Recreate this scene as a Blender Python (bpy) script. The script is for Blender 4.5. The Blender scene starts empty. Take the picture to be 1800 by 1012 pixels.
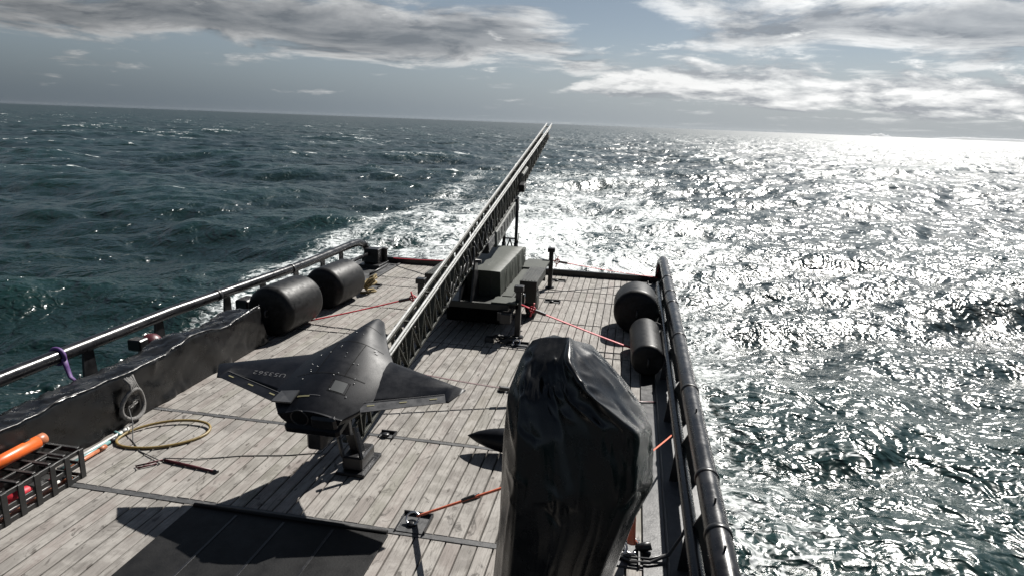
import bpy, math, random
import numpy as np
from mathutils import Vector, Matrix, Euler
random.seed(7); rng = np.random.default_rng(11)
R = math.radians
S = bpy.context.scene
COL = S.collection

# ------------------------------------------------------------------ camera
H = 4.6
cd = bpy.data.cameras.new('camera'); cam = bpy.data.objects.new('camera', cd); COL.objects.link(cam)
F_PX = 1170.0; PITCH = math.atan(290.8/F_PX); ROLL = R(2.163); YAW = math.atan(209.0/math.hypot(F_PX, 290.8))
fw0 = Vector((-math.sin(YAW), math.cos(YAW), 0)); rt0 = Vector((math.cos(YAW), math.sin(YAW), 0)); up0 = Vector((0, 0, 1))
fw = fw0*math.cos(PITCH) - up0*math.sin(PITCH); upc = fw0*math.sin(PITCH) + up0*math.cos(PITCH)
ex = math.cos(ROLL)*rt0 + math.sin(ROLL)*upc; ey = -math.sin(ROLL)*rt0 + math.cos(ROLL)*upc
cam.matrix_world = Matrix((( ex.x, ey.x, -fw.x, 0), (ex.y, ey.y, -fw.y, 0), (ex.z, ey.z, -fw.z, H), (0, 0, 0, 1)))
cd.sensor_fit = 'HORIZONTAL'; cd.sensor_width = 36; cd.lens = 36*F_PX/1800
cd.clip_start = 0.05; cd.clip_end = 60000
S.camera = cam

# ------------------------------------------------------------------ light
SUN_DIR = Vector((0.39, 1.0, 1.0)).normalized()         # towards the sun
SUN_EL = math.asin(SUN_DIR.z); SUN_AZ = math.atan2(SUN_DIR.x, SUN_DIR.y)
sl = bpy.data.lights.new('sun', 'SUN'); sl.energy = 5.0; sl.angle = R(0.53); sl.color = (1.0, 0.965, 0.91)
so = bpy.data.objects.new('sun', sl); COL.objects.link(so); so.location = (10, 30, 30)
so.rotation_euler = SUN_DIR.to_track_quat('Z', 'Y').to_euler()
vs = S.view_settings; vs.view_transform = 'Standard'; vs.look = 'None'; vs.exposure = 0.75; vs.gamma = 1.0
try: vs.use_curve_mapping = False
except Exception: pass
S.cycles.use_denoising = True
S.cycles.max_bounces = 6; S.cycles.diffuse_bounces = 3; S.cycles.glossy_bounces = 3; S.cycles.caustics_reflective = False; S.cycles.caustics_refractive = False
S.cycles.sample_clamp_indirect = 4.0

# ------------------------------------------------------------------ node helper
class NT:
    def __init__(s, tree): s.t = tree; s.n = tree.nodes; s.l = tree.links
    def node(s, typ, **kw):
        n = s.n.new(typ)
        for k, v in kw.items():
            if k.startswith('i_'): s.put(n.inputs[k[2:].replace('_', ' ')], v)
            else: setattr(n, k, v)
        return n
    def put(s, sock, v):
        if isinstance(v, bpy.types.NodeSocket): s.l.new(v, sock)
        elif isinstance(v, bpy.types.Node): s.l.new(v.outputs[0], sock)
        else:
            if sock.type == 'RGBA' and not isinstance(v, (int, float)) and len(v) == 3: v = (*v, 1)
            sock.default_value = v
    def m(s, op, a, b=0.0, c=0.0, clamp=False):
        n = s.n.new('ShaderNodeMath'); n.operation = op; n.use_clamp = clamp
        for i, v in enumerate((a, b, c)): s.put(n.inputs[i], v)
        return n.outputs[0]
    def vm(s, op, a, b=(0, 0, 0), out=0):
        n = s.n.new('ShaderNodeVectorMath'); n.operation = op
        s.put(n.inputs[0], a); s.put(n.inputs[1], b)
        return n.outputs['Value'] if op in ('DOT_PRODUCT', 'LENGTH') else n.outputs[0]
    def noise(s, vec, scale, detail=4, rough=.55, dist=0., out=0):
        n = s.n.new('ShaderNodeTexNoise')
        if vec is not None: s.put(n.inputs['Vector'], vec)
        n.inputs['Scale'].default_value = scale; n.inputs['Detail'].default_value = detail
        n.inputs['Roughness'].default_value = rough; n.inputs['Distortion'].default_value = dist
        return n.outputs[out]
    def step(s, x, a, b, lo=0., hi=1.):
        n = s.n.new('ShaderNodeMapRange'); n.interpolation_type = 'SMOOTHSTEP'
        s.put(n.inputs[0], x); s.put(n.inputs[1], a); s.put(n.inputs[2], b); s.put(n.inputs[3], lo); s.put(n.inputs[4], hi)
        return n.outputs[0]
    def lin(s, x, a, b, lo=0., hi=1.):
        n = s.n.new('ShaderNodeMapRange'); s.put(n.inputs[0], x); s.put(n.inputs[1], a); s.put(n.inputs[2], b); s.put(n.inputs[3], lo); s.put(n.inputs[4], hi)
        return n.outputs[0]
    def mix(s, f, a, b, blend='MIX'):
        n = s.n.new('ShaderNodeMix'); n.data_type = 'RGBA'; n.blend_type = blend
        s.put(n.inputs[0], f); s.put(n.inputs[6], a); s.put(n.inputs[7], b)
        return n.outputs[2]
    def sep(s, v):
        n = s.n.new('ShaderNodeSeparateXYZ'); s.put(n.inputs[0], v); return n.outputs
    def comb(s, x, y, z=0.):
        n = s.n.new('ShaderNodeCombineXYZ'); s.put(n.inputs[0], x); s.put(n.inputs[1], y); s.put(n.inputs[2], z); return n.outputs[0]

# ------------------------------------------------------------------ sky
w = bpy.data.worlds.new('World'); S.world = w; w.use_nodes = True
t = NT(w.node_tree); t.n.clear()
sky = t.node('ShaderNodeTexSky', sky_type='NISHITA', sun_disc=False)
sky.sun_elevation = SUN_EL; sky.sun_rotation = SUN_AZ; sky.altitude = 0; sky.air_density = 1.0; sky.dust_density = 0.4; sky.ozone_density = 1.0
tc = t.node('ShaderNodeTexCoord'); D = tc.outputs['Generated']
dx, dy, dz = t.sep(D)[:]
e = t.m('MAXIMUM', dz, 0.0)
den = t.m('ADD', e, 0.10)
P2 = t.comb(t.m('DIVIDE', dx, den), t.m('DIVIDE', dy, den), 0.0)
wx = t.m('MAXIMUM', t.vm('DOT_PRODUCT', D, tuple(fw0)), 0.05)
a_ = t.m('DIVIDE', t.vm('DOT_PRODUCT', D, tuple(rt0)), wx)       # tan azimuth from the boat's heading of view
el_ = t.m('DIVIDE', e, wx)
def gauss(ca, ce, sa, se, amp):
    u = t.m('POWER', t.m('ABSOLUTE', t.m('DIVIDE', t.m('SUBTRACT', a_, ca), sa)), 2.0)
    v = t.m('POWER', t.m('ABSOLUTE', t.m('DIVIDE', t.m('SUBTRACT', el_, ce), se)), 2.0)
    return t.m('MULTIPLY', t.m('EXPONENT', t.m('MULTIPLY', t.m('ADD', u, v), -1.0)), amp)
def density(vec, det):
    n1 = t.noise(vec, 1.25, det, .60, .35)
    return n1
def cover(n1):
    b = None
    for g in ((-.52, .135, .40, .040, .30), (-.12, .110, .24, .030, .26), (.58, .155, .50, .040, .30), (.72, .060, .42, .028, .16), (.34, .062, .20, .016, .12), (.12, .150, .09, .050, -.22), (-.3, .03, .5, .035, -.16), (.02, .075, .14, .012, .1)):
        q = gauss(*g); b = q if b is None else t.m('ADD', b, q)
    return t.m('ADD', n1, b)
nA = cover(density(P2, 9))
sd2 = Vector((SUN_DIR.x, SUN_DIR.y, 0)).normalized()
off = t.vm('ADD', P2, (sd2.x*.28 - .10, sd2.y*.28, 0.0))
nB = cover(density(off, 6))
mask = t.step(nA, .525, .735)
thick = t.step(nA, .62, .86)
lit = t.m('ADD', t.m('MULTIPLY', t.m('SUBTRACT', nA, nB), 5.0), .52, clamp=True)
near_sun = t.m('POWER', t.m('MAXIMUM', t.vm('DOT_PRODUCT', D, tuple(SUN_DIR)), 0.0), 3.0)
bright = t.m('ADD', t.m('MULTIPLY', near_sun, .86), .28)
ccol = t.mix(lit, (.24, .262, .29), (.90, .905, .90))
ccol = t.mix(t.m('MULTIPLY', thick, .75), ccol, (.215, .243, .275))
ccol = t.vm('MULTIPLY', ccol, t.comb(bright, bright, bright))
SKY_K = 0.033
lum = t.vm('DOT_PRODUCT', sky.outputs[0], (.25, .65, .10))
skyc = t.mix(.50, sky.outputs[0], t.vm('MULTIPLY', t.comb(lum, lum, lum), (.78, .98, 1.16)))
skyc = t.vm('MULTIPLY', skyc, (SKY_K, SKY_K*.97, SKY_K*.98))
hz = t.step(e, .0, .13, 1., 0.)                                   # pale sea haze along the horizon
hzk = t.m('ADD', t.m('MULTIPLY', near_sun, 1.62), .25)
hzc = t.vm('MULTIPLY', t.mix(t.m('MULTIPLY', near_sun, 2.2, clamp=True), (.214, .284, .352), (.268, .288, .300)), t.comb(hzk, hzk, hzk))
skyc = t.mix(t.m('MULTIPLY', hz, .88), skyc, hzc)
fade = t.m('MULTIPLY', mask, t.step(e, .004, .045, .30, .97))
fin = t.mix(fade, skyc, ccol)
# low cumulus towards the sun
cv = t.comb(t.m('MULTIPLY', a_, 9.), t.m('MULTIPLY', t.m('POWER', el_, .8), 26.), 3.1)
band = t.m('ADD', gauss(.66, .056, .46, .042, .34), gauss(.24, .070, .19, .026, .25))
c1 = t.m('ADD', t.noise(cv, 1., 8, .60, .2), band); c2 = t.m('ADD', t.noise(t.vm('ADD', cv, (.12, .42, 0.)), 1., 6, .58, .2), band)
cm = t.m('MULTIPLY', t.step(c1, .62, .76), t.step(el_, .012, .035))
cl = t.m('ADD', t.m('MULTIPLY', t.m('SUBTRACT', c1, c2), 4.5), .45, clamp=True)
cc = t.vm('MULTIPLY', t.mix(cl, (.34, .362, .39), (.98, .98, .97)), t.comb(bright, bright, bright))
fin = t.mix(t.m('MULTIPLY', cm, .85), fin, cc)
bg = t.node('ShaderNodeBackground'); t.put(bg.inputs[0], fin); bg.inputs[1].default_value = 1.0
wo = t.node('ShaderNodeOutputWorld'); t.l.new(bg.outputs[0], wo.inputs[0])

# ------------------------------------------------------------------ materials
MAT = {}
def mat(name, col, rough=.5, metal=0., spec=.5, var=.0, vscale=6., bump=0., bscale=40., coord='Object', coat=0.):
    m = bpy.data.materials.new(name); m.use_nodes = True
    t = NT(m.node_tree); p = t.n['Principled BSDF']
    tc = t.node('ShaderNodeTexCoord'); v = tc.outputs[coord]
    c = (*col, 1)
    if var > 0:
        n = t.noise(v, vscale, 6, .65)
        f = t.step(n, .3, .7)
        lo = tuple(max(0, x*(1-var)) for x in col); hi = tuple(min(1, x*(1+var)) for x in col)
        t.put(p.inputs['Base Color'], t.mix(f, lo, hi))
        rr = t.lin(n, .3, .7, max(.03, rough-.1), min(1, rough+.12)); t.put(p.inputs['Roughness'], rr)
    else:
        p.inputs['Base Color'].default_value = c; p.inputs['Roughness'].default_value = rough
    p.inputs['Metallic'].default_value = metal; p.inputs['Specular IOR Level'].default_value = spec
    if coat: p.inputs['Coat Weight'].default_value = coat
    if bump:
        b = t.node('ShaderNodeBump'); b.inputs['Strength'].default_value = bump; b.inputs['Distance'].default_value = .01
        t.put(b.inputs['Height'], t.noise(v, bscale, 5, .6)); t.l.new(b.outputs[0], p.inputs['Normal'])
    MAT[name] = m; return m
mat('black_steel', (.010, .010, .0115), .38, var=.35, vscale=5, bump=.15)
mat('dark_steel', (.022, .0225, .024), .45, var=.4, vscale=7, bump=.2)
mat('pipe_paint', (.009, .009, .0105), .27, spec=.38, var=.3, vscale=4, bump=.12, bscale=30)
mat('grey_steel', (.05, .051, .053), .5, var=.35, vscale=9, bump=.2)
mat('deck_plate', (.045, .046, .048), .55, var=.5, vscale=3, bump=.3)
mat('strip_grey', (.055, .055, .056), .55, var=.3, vscale=12, bump=.2)
mat('rubber', (.022, .022, .023), .42, var=.2, vscale=3, bump=.1, bscale=60)
mat('fender_rubber', (.0085, .0085, .009), .46, spec=.22, var=.7, vscale=9, bump=.12, bscale=25)
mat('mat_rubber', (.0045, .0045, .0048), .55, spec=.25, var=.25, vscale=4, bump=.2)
mat('pvc', (.005, .005, .0053), .27, var=.1, vscale=5, bump=.10, bscale=11)
mat('tarp', (.0045, .0045, .0048), .30, spec=.5, var=.06, vscale=4, bump=.08, bscale=8)
mat('drone_paint', (.004, .0047, .0072), .42, spec=.18, var=.25, vscale=4, bump=.05, bscale=80)
mat('elevon_lit_grey', (.060, .060, .062), .42, var=.2, vscale=8)  # paler drone skin: sunlight on the right elevon put into the colour
mat('panel_grey', (.030, .034, .036), .5)
mat('dull_screw', (.28, .28, .28), .35, .6)
mat('seam_black', (.002, .002, .002), .8, spec=.1)
mat('screw_metal', (.7, .7, .7), .25, 1.)
mat('mark_yellow', (.20, .185, .10), .5)
mat('letter_grey', (.07, .07, .074), .6)
mat('alu', (.66, .66, .64), .36, .2, var=.1, vscale=8)
mat('truss_olive', (.036, .038, .031), .5, var=.3, vscale=8)
mat('olive', (.0165, .0215, .0130), .6, var=.2, vscale=3, bump=.3, bscale=12)
mat('olive_dark', (.011, .0125, .0095), .5, var=.25, vscale=4)
mat('shield_grey', (.13, .135, .125), .5, var=.2, vscale=5)
mat('red_web', (.42, .012, .026), .55, var=.25, vscale=30)
mat('dark_red', (.065, .006, .011), .45, var=.3, vscale=20)
mat('orange_web', (.52, .105, .045), .6, var=.25, vscale=25)
mat('orange_plastic', (.60, .105, .014), .35, var=.15, vscale=6)
mat('copper_orange', (.38, .13, .06), .4, var=.2, vscale=10)
mat('white_plastic', (.52, .52, .50), .35)
mat('teal_plastic', (.13, .25, .25), .4)
mat('rope_grey', (.16, .155, .15), .85, var=.4, vscale=40, bump=.8, bscale=90)
mat('rope_tan', (.24, .18, .08), .8, var=.35, vscale=40, bump=.8, bscale=90)
mat('hose_yellow', (.20, .14, .045), .45, var=.2, vscale=12)
mat('purple_web', (.09, .04, .16), .6, var=.3, vscale=30)
mat('thin_line', (.05, .05, .05), .7)
mat('crate_black', (.016, .016, .016), .5, var=.3, vscale=8, bump=.2)
mat('tyre', (.014, .014, .014), .8, bump=.4, bscale=50)
mat('coast', (.34, .36, .38), .9, var=.3, vscale=.004)
mat('shade_black', (.003, .003, .003), .8, spec=.1)  # for the added box that darkens the trailer's underside
mat('hull_black', (.02, .02, .022), .4)

def wood_mat():
    m = bpy.data.materials.new('weathered_wood'); m.use_nodes = True
    t = NT(m.node_tree); p = t.n['Principled BSDF']
    tc = t.node('ShaderNodeTexCoord'); oi = t.node('ShaderNodeObjectInfo'); r = oi.outputs['Random']
    geo = t.node('ShaderNodeNewGeometry')
    v = t.vm('ADD', geo.outputs['Position'], t.comb(t.m('MULTIPLY', r, 37.), t.m('MULTIPLY', r, 91.), 0.))
    grain = t.noise(t.vm('MULTIPLY', v, (1., .06, 1.)), 38., 6, .72, .5)
    fine = t.noise(t.vm('MULTIPLY', v, (1., .12, 1.)), 160., 4, .7)
    blot = t.noise(v, 2.6, 6, .62, .3)
    stain = t.noise(t.vm('MULTIPLY', v, (1., .55, 1.)), 5.2, 7, .72, 1.2)
    base = t.mix(r, (.165, .157, .149), (.245, .237, .226))
    r2 = t.m('FRACT', t.m('MULTIPLY', r, 17.3))
    base = t.mix(t.m('MULTIPLY', t.step(r2, .45, .95), .5), base, (.228, .197, .186))
    base = t.mix(t.m('MULTIPLY', t.step(t.m('FRACT', t.m('MULTIPLY', r, 7.7)), .7, 1.), .5), base, (.17, .17, .142))
    c = t.mix(t.m('MULTIPLY', t.step(blot, .42, .62), .75), base, (.30, .291, .277))
    c = t.mix(t.m('MULTIPLY', t.step(grain, .47, .66), .58), c, (.082, .076, .069))
    c = t.mix(t.m('MULTIPLY', t.step(fine, .55, .75), .4), c, (.077, .072, .066))
    c = t.mix(t.m('MULTIPLY', t.step(stain, .565, .665), .78), c, (.045, .041, .038))
    # knots
    kv = t.vm('MULTIPLY', v, (6.2, 2.6, 0.))
    vo = t.node('ShaderNodeTexVoronoi'); t.put(vo.inputs['Vector'], t.vm('ADD', kv, t.vm('MULTIPLY', t.noise(v, 6., 3, out=1), (.5, .5, 0)))); vo.inputs['Scale'].default_value = 1.0
    kn = t.step(vo.outputs['Distance'], .06, .16, 1., 0.)
    c = t.mix(t.m('MULTIPLY', kn, .75), c, (.04, .033, .028))
    damp = t.step(t.noise(geo.outputs['Position'], .75, 5, .62, .6), .52, .70)
    c = t.mix(t.m('MULTIPLY', damp, .38), c, (.085, .077, .068))
    rust = t.step(t.noise(t.vm('MULTIPLY', geo.outputs['Position'], (1., .45, 0.)), 1.7, 6, .7, .8), .66, .74)
    c = t.mix(t.m('MULTIPLY', rust, .45), c, (.12, .07, .045))
    c = t.vm('MULTIPLY', c, (1.06, 1.035, 1.005))
    t.put(p.inputs['Base Color'], c)
    t.put(p.inputs['Roughness'], t.lin(grain, .3, .7, .62, .85)); p.inputs['Specular IOR Level'].default_value = .3
    b = t.node('ShaderNodeBump'); b.inputs['Strength'].default_value = .55; b.inputs['Distance'].default_value = .006
    t.put(b.inputs['Height'], t.m('SUBTRACT', t.m('ADD', blot, t.m('MULTIPLY', grain, .8)), t.m('MULTIPLY', kn, .5))); t.l.new(b.outputs[0], p.inputs['Normal'])
    MAT['wood'] = m
wood_mat()

# ------------------------------------------------------------------ mesh builder
def frame(d, up=(0, 0, 1)):
    d = Vector(d).normalized(); u = Vector(up)
    if abs(d.dot(u)) > .98: u = Vector((1, 0, 0))
    r = d.cross(u).normalized(); u = r.cross(d).normalized()
    return d, r, u
class MB:
    def __init__(s): s.v = []; s.f = []; s.sm = []
    def add(s, vs, fs, smooth=False):
        o = len(s.v); s.v += [tuple(x) for x in vs]; s.f += [tuple(i+o for i in f) for f in fs]; s.sm += [smooth]*len(fs); return s
    def box(s, lo, hi, M=None, ch=0.):
        x0, y0, z0 = lo; x1, y1, z1 = hi
        if ch <= 0:
            vs = [(x0,y0,z0),(x1,y0,z0),(x1,y1,z0),(x0,y1,z0),(x0,y0,z1),(x1,y0,z1),(x1,y1,z1),(x0,y1,z1)]
            fs = [(3,2,1,0),(4,5,6,7),(0,1,5,4),(1,2,6,5),(2,3,7,6),(3,0,4,7)]
        else:
            c = ch
            def ring(z, k): return [(x0+k,y0,z),(x1-k,y0,z),(x1,y0+k,z),(x1,y1-k,z),(x1-k,y1,z),(x0+k,y1,z),(x0,y1-k,z),(x0,y0+k,z)]
            def rin(z): return [(x0+c,y0+c,z),(x1-c,y0+c,z),(x1-c,y0+c,z),(x1-c,y1-c,z),(x1-c,y1-c,z),(x0+c,y1-c,z),(x0+c,y1-c,z),(x0+c,y0+c,z)]
            vs = [(x0+c,y0+c,z0),(x1-c,y0+c,z0),(x1-c,y1-c,z0),(x0+c,y1-c,z0)] + ring(z0+c, c) + ring(z1-c, c) + [(x0+c,y0+c,z1),(x1-c,y0+c,z1),(x1-c,y1-c,z1),(x0+c,y1-c,z1)]
            fs = [(3,2,1,0),(20,21,22,23)]
            for i in range(8): fs.append((4+i, 4+(i+1)%8, 12+(i+1)%8, 12+i))
            cm = [0,1,1,2,2,3,3,0]
            for i in range(8):
                j = (i+1) % 8
                a, b = cm[i], cm[j]
                if a == b: fs.append((a, 4+j, 4+i)); fs.append((20+a, 12+i, 12+j))
                else: fs.append((a, b, 4+j, 4+i)); fs.append((20+b, 20+a, 12+i, 12+j))
        if M is not None: vs = [M @ Vector(v) for v in vs]
        return s.add(vs, fs)
    def beam(s, a, b, wd, ht=None, up=(0, 0, 1), ch=0.):
        ht = wd if ht is None else ht
        a = Vector(a); b = Vector(b); d, r, u = frame(b-a, up); L = (b-a).length
        M = Matrix(((r.x, d.x, u.x, a.x), (r.y, d.y, u.y, a.y), (r.z, d.z, u.z, a.z), (0, 0, 0, 1)))
        return s.box((-wd/2, 0, -ht/2), (wd/2, L, ht/2), M, ch)
    def tube(s, pts, r, seg=10, closed=False, caps=True, flat=1.0, smooth=True):
        pts = [Vector(p) for p in pts]; n = len(pts)
        rs = r if isinstance(r, (list, tuple)) else [r]*n
        vs = []; prev = None
        for i, p in enumerate(pts):
            if closed: d = pts[(i+1) % n]-pts[i-1]
            else: d = pts[min(i+1, n-1)]-pts[max(i-1, 0)]
            if d.length < 1e-9: d = Vector((0, 0, 1))
            d.normalize()
            if prev is None: _, rr, uu = frame(d)
            else:
                rr = (prev - d*prev.dot(d))
                if rr.length < 1e-6: _, rr, uu = frame(d)
                rr.normalize()
            uu = rr.cross(d); prev = rr
            for k in range(seg):
                a = 2*math.pi*k/seg; vs.append(p + rr*math.cos(a)*rs[i] + uu*math.sin(a)*rs[i]*flat)
        fs = []
        for i in range(n if closed else n-1):
            j = (i+1) % n
            for k in range(seg): l = (k+1) % seg; fs.append((i*seg+k, j*seg+k, j*seg+l, i*seg+l))
        s.add(vs, fs, smooth)
        if caps and not closed:
            o = len(s.v)-len(vs)
            s.f.append(tuple(o+k for k in range(seg))); s.sm.append(False)
            s.f.append(tuple(o+(n-1)*seg+k for k in reversed(range(seg)))); s.sm.append(False)
        return s
    def lathe(s, prof, a, axis, seg=32):                     # prof: (dist along axis, radius)
        a = Vector(a); d, r, u = frame(axis); vs = []
        for (q, rad) in prof:
            for k in range(seg):
                an = 2*math.pi*k/seg; vs.append(a + d*q + (r*math.cos(an)+u*math.sin(an))*rad)
        fs = []
        for i in range(len(prof)-1):
            for k in range(seg): l = (k+1) % seg; fs.append((i*seg+k, i*seg+l, (i+1)*seg+l, (i+1)*seg+k))
        s.add(vs, fs, True); o = len(s.v)-len(vs)
        s.f.append(tuple(o+k for k in reversed(range(seg)))); s.sm.append(True)
        s.f.append(tuple(o+(len(prof)-1)*seg+k for k in range(seg))); s.sm.append(True)
        return s
    def grid(s, rows, smooth=True, closed=False):             # rows of equal length
        n = len(rows[0]); vs = [p for r in rows for p in r]; fs = []
        for i in range(len(rows)-1):
            for k in range(n if closed else n-1):
                l = (k+1) % n; fs.append((i*n+k, i*n+l, (i+1)*n+l, (i+1)*n+k))
        return s.add(vs, fs, smooth)
    def mesh(s, name):
        me = bpy.data.meshes.new(name); me.from_pydata(s.v, [], s.f); me.polygons.foreach_set('use_smooth', s.sm); me.update(); return me
    def build(s, name, m, parent=None, mesh=None):
        me = s.mesh(name); me.materials.append(MAT[m]); return put(name, me, parent)
def put(name, me, parent=None):
    o = bpy.data.objects.new(name, me); COL.objects.link(o)
    if parent is not None:
        o.parent = parent
        o.matrix_parent_inverse = Matrix.Identity(4)
    return o
def tag(o, label, cat, group=None):
    o['label'] = label; o['category'] = cat
    if group: o['group'] = group
    return o
def struct(o): o['kind'] = 'structure'; return o
def thing(name, label, cat, loc=(0, 0, 0), rot=None, group=None):
    o = bpy.data.objects.new(name, None); COL.objects.link(o); o.empty_display_size = .1
    o.location = loc
    if rot is not None: o.rotation_euler = rot
    return tag(o, label, cat, group)
def rel(mb, loc):                                             # world coordinates -> the coordinates of an unrotated thing at loc
    l = Vector(loc); mb.v = [tuple(Vector(v)-l) for v in mb.v]; return mb
def arc(c, r, a0, a1, n, ax=(1, 0, 0), ay=(0, 1, 0)):
    c = Vector(c); ax = Vector(ax); ay = Vector(ay)
    return [c + ax*math.cos(a0+(a1-a0)*i/(n-1))*r + ay*math.sin(a0+(a1-a0)*i/(n-1))*r for i in range(n)]
def sag(a, b, drop, n=14):
    a = Vector(a); b = Vector(b)
    return [a.lerp(b, i/(n-1)) - Vector((0, 0, drop*4*(i/(n-1))*(1-i/(n-1)))) for i in range(n)]

# ------------------------------------------------------------------ sea
SEA_Z = -1.65
def ocean(N, L, wind, wdir, lo, hi, seed, spread=2):
    g = np.random.default_rng(seed)
    k = 2*np.pi*np.fft.fftfreq(N, L/N); kx, ky = np.meshgrid(k, k, indexing='ij'); kk = np.hypot(kx, ky); kk[0, 0] = 1e-6
    Lw = wind**2/9.81; cosf = (kx*wdir[0]+ky*wdir[1])/kk
    ph = np.exp(-1/(kk*Lw)**2)/kk**4*(np.abs(cosf)**spread*.9+.1)
    ph *= (kk > 2*np.pi/hi)*np.exp(-(kk*lo/(2*np.pi))**2)
    ph[0, 0] = 0
    h = np.sqrt(ph)*(g.normal(size=(N, N))+1j*g.normal(size=(N, N)))
    ht = np.fft.ifft2(h); s = 1/np.std(ht.real)
    dxx = np.fft.ifft2(-1j*kx/kk*h).real*s; dyy = np.fft.ifft2(-1j*ky/kk*h).real*s
    return ht.real*s, dxx, dyy
def samp(A, L, x, y):
    N = A.shape[0]; u = (x/L*N) % N; v = (y/L*N) % N
    i = np.floor(u).astype(int); j = np.floor(v).astype(int); fu = u-i; fv = v-j; i %= N; j %= N; i1 = (i+1) % N; j1 = (j+1) % N
    return A[i, j]*(1-fu)*(1-fv)+A[i1, j]*fu*(1-fv)+A[i, j1]*(1-fu)*fv+A[i1, j1]*fu*fv
def build_sea():
    wd = np.array([.42, -.91]); wd = wd/np.linalg.norm(wd)
    A = ocean(512, 173., 8.5, wd, 1.6, 45, 3); B = ocean(512, 41., 6., (.55, -.83), .30, 6.5, 5, 1)
    heading = math.atan2(fw0.x, fw0.y)
    front = np.linspace(heading-R(62), heading+R(62), 1040); back = np.linspace(heading+R(62), heading+R(298), 70)[1:-1]
    th = np.concatenate([front, back]); rr = [2.2]
    while rr[-1] < 16000: rr.append(rr[-1]*(1.0115 if rr[-1] < 260 else 1.02) )
    r = np.array(rr)
    Rg, Tg = np.meshgrid(r, th, indexing='ij'); X = Rg*np.sin(Tg); Y = Rg*np.cos(Tg)
    f1 = np.clip(1.2-Rg/1500, .25, 1.); f2 = np.clip(1.15-Rg/500, 0.05, 1)
    a1, a2 = .34, .085
    h = a1*f1*samp(A[0], 173, X+58, Y+23)+a2*f2*samp(B[0], 41, X, Y)
    ddx = .55*a1*f1*samp(A[1], 173, X+58, Y+23)+.45*a2*f2*samp(B[1], 41, X, Y)
    ddy = .55*a1*f1*samp(A[2], 173, X+58, Y+23)+.45*a2*f2*samp(B[2], 41, X, Y)
    crest = samp(A[0], 173, X+58, Y+23)*f1 + .35*samp(B[0], 41, X, Y)*f2
    X2 = X+ddx; Y2 = Y+ddy; Z = SEA_Z+h-Rg**2*0/2
    # churned wake astern and along the starboard side
    wk = np.zeros_like(X)
    s = Y-18.
    halfw = 8.5+np.clip(s, 0, 400)*.10
    cx = -4.2+np.clip(s, 0, 400)*.02
    q = (X-cx)/halfw
    wk = np.where(s > -2, np.where(q < 0, np.exp(-np.abs(q)**3), np.exp(-np.abs(q)**1.5))*np.exp(-np.clip(s, 0, None)/75.), 0)
    edge = np.where((s > -2) & (q < 0), np.exp(-((np.abs(q)-1.)/.16)**2)*np.exp(-np.clip(s, 0, None)/110.)*.7, 0)
    star = (np.exp(-np.clip(X-1.3, 0, None)/2.2)*.50+np.exp(-np.clip(X-1.3, 0, None)/14.)*.16)*(X > 1.0)*np.exp(-np.clip(Y-30, 0, None)/30.)
    port = np.exp(-np.clip(-8.6-X, 0, None)/.9)*(X < -8.0)*np.clip((Y-4)/9., 0, 1)*np.exp(-np.clip(Y-24, 0, None)/6)*.34
    wk = np.clip(np.maximum(np.maximum(wk, edge), np.maximum(star, port)), 0, 1)
    Z = Z + wk*.05*samp(B[0], 41, X*1.9, Y*1.9)
    n, mcol = X.shape
    co = np.stack([X2, Y2, Z], -1).reshape(-1, 3)
    idx = np.arange(n*mcol).reshape(n, mcol)
    i2 = np.concatenate([idx, idx[:, :1]], 1)
    F = np.stack([i2[:-1, :-1], i2[1:, :-1], i2[1:, 1:], i2[:-1, 1:]], -1).reshape(-1, 4)[:, ::-1]
    me = bpy.data.meshes.new('sea'); me.vertices.add(len(co)); me.vertices.foreach_set('co', co.ravel())
    me.loops.add(F.size); me.loops.foreach_set('vertex_index', F.ravel().astype(np.int32))
    me.polygons.add(len(F)); me.polygons.foreach_set('loop_start', np.arange(0, F.size, 4, dtype=np.int32))
    me.polygons.foreach_set('use_smooth', np.ones(len(F), bool)); me.update(calc_edges=True)
    for nm, arr in (('wake', wk), ('crest', crest)):
        at = me.attributes.new(nm, 'FLOAT', 'POINT'); at.data.foreach_set('value', arr.ravel().astype(np.float32))
    m = bpy.data.materials.new('sea_water'); m.use_nodes = True; t = NT(m.node_tree); p = t.n['Principled BSDF']
    geo = t.node('ShaderNodeNewGeometry'); Pn = geo.outputs['Position']
    Pw = t.vm('MULTIPLY', Pn, (1., 1., 0.))
    wka = t.node('ShaderNodeAttribute', attribute_name='wake').outputs['Fac']; cra = t.node('ShaderNodeAttribute', attribute_name='crest').outputs['Fac']
    dist = t.vm('LENGTH', t.vm('SUBTRACT', Pn, (0, 0, H)))
    # whitecaps: broken streaks on the crests
    st = t.noise(t.vm('ADD', t.vm('MULTIPLY', Pw, (.55, 1.35, 0.)), (31.7, 84.3, 0.)), .42, 5, .62, .6)
    stf = t.noise(t.vm('MULTIPLY', Pw, (1., 1.5, 0.)), 1.3, 6, .7, .4)
    thr = t.lin(dist, 25., 120., .75, .692)
    cap = t.m('MULTIPLY', t.step(t.m('ADD', st, t.m('MULTIPLY', cra, .060)), thr, t.m('ADD', thr, .033)), t.step(stf, .42, .56))
    # wake lace
    wv = t.vm('ADD', Pw, t.vm('MULTIPLY', t.vm('SUBTRACT', t.noise(Pw, .55, 4, .6, out=1), (.5, .5, .5)), (2.4, 2.4, 0)))
    l1 = t.noise(t.vm('MULTIPLY', wv, (1., .62, 0)), 1.1, 7, .68, 1.0)
    l2 = t.noise(wv, 4.5, 6, .7, .6)
    ridge = t.m('SUBTRACT', 1.0, t.m('MULTIPLY', t.m('ABSOLUTE', t.m('SUBTRACT', l1, .5)), 7.0), clamp=True)
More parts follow.
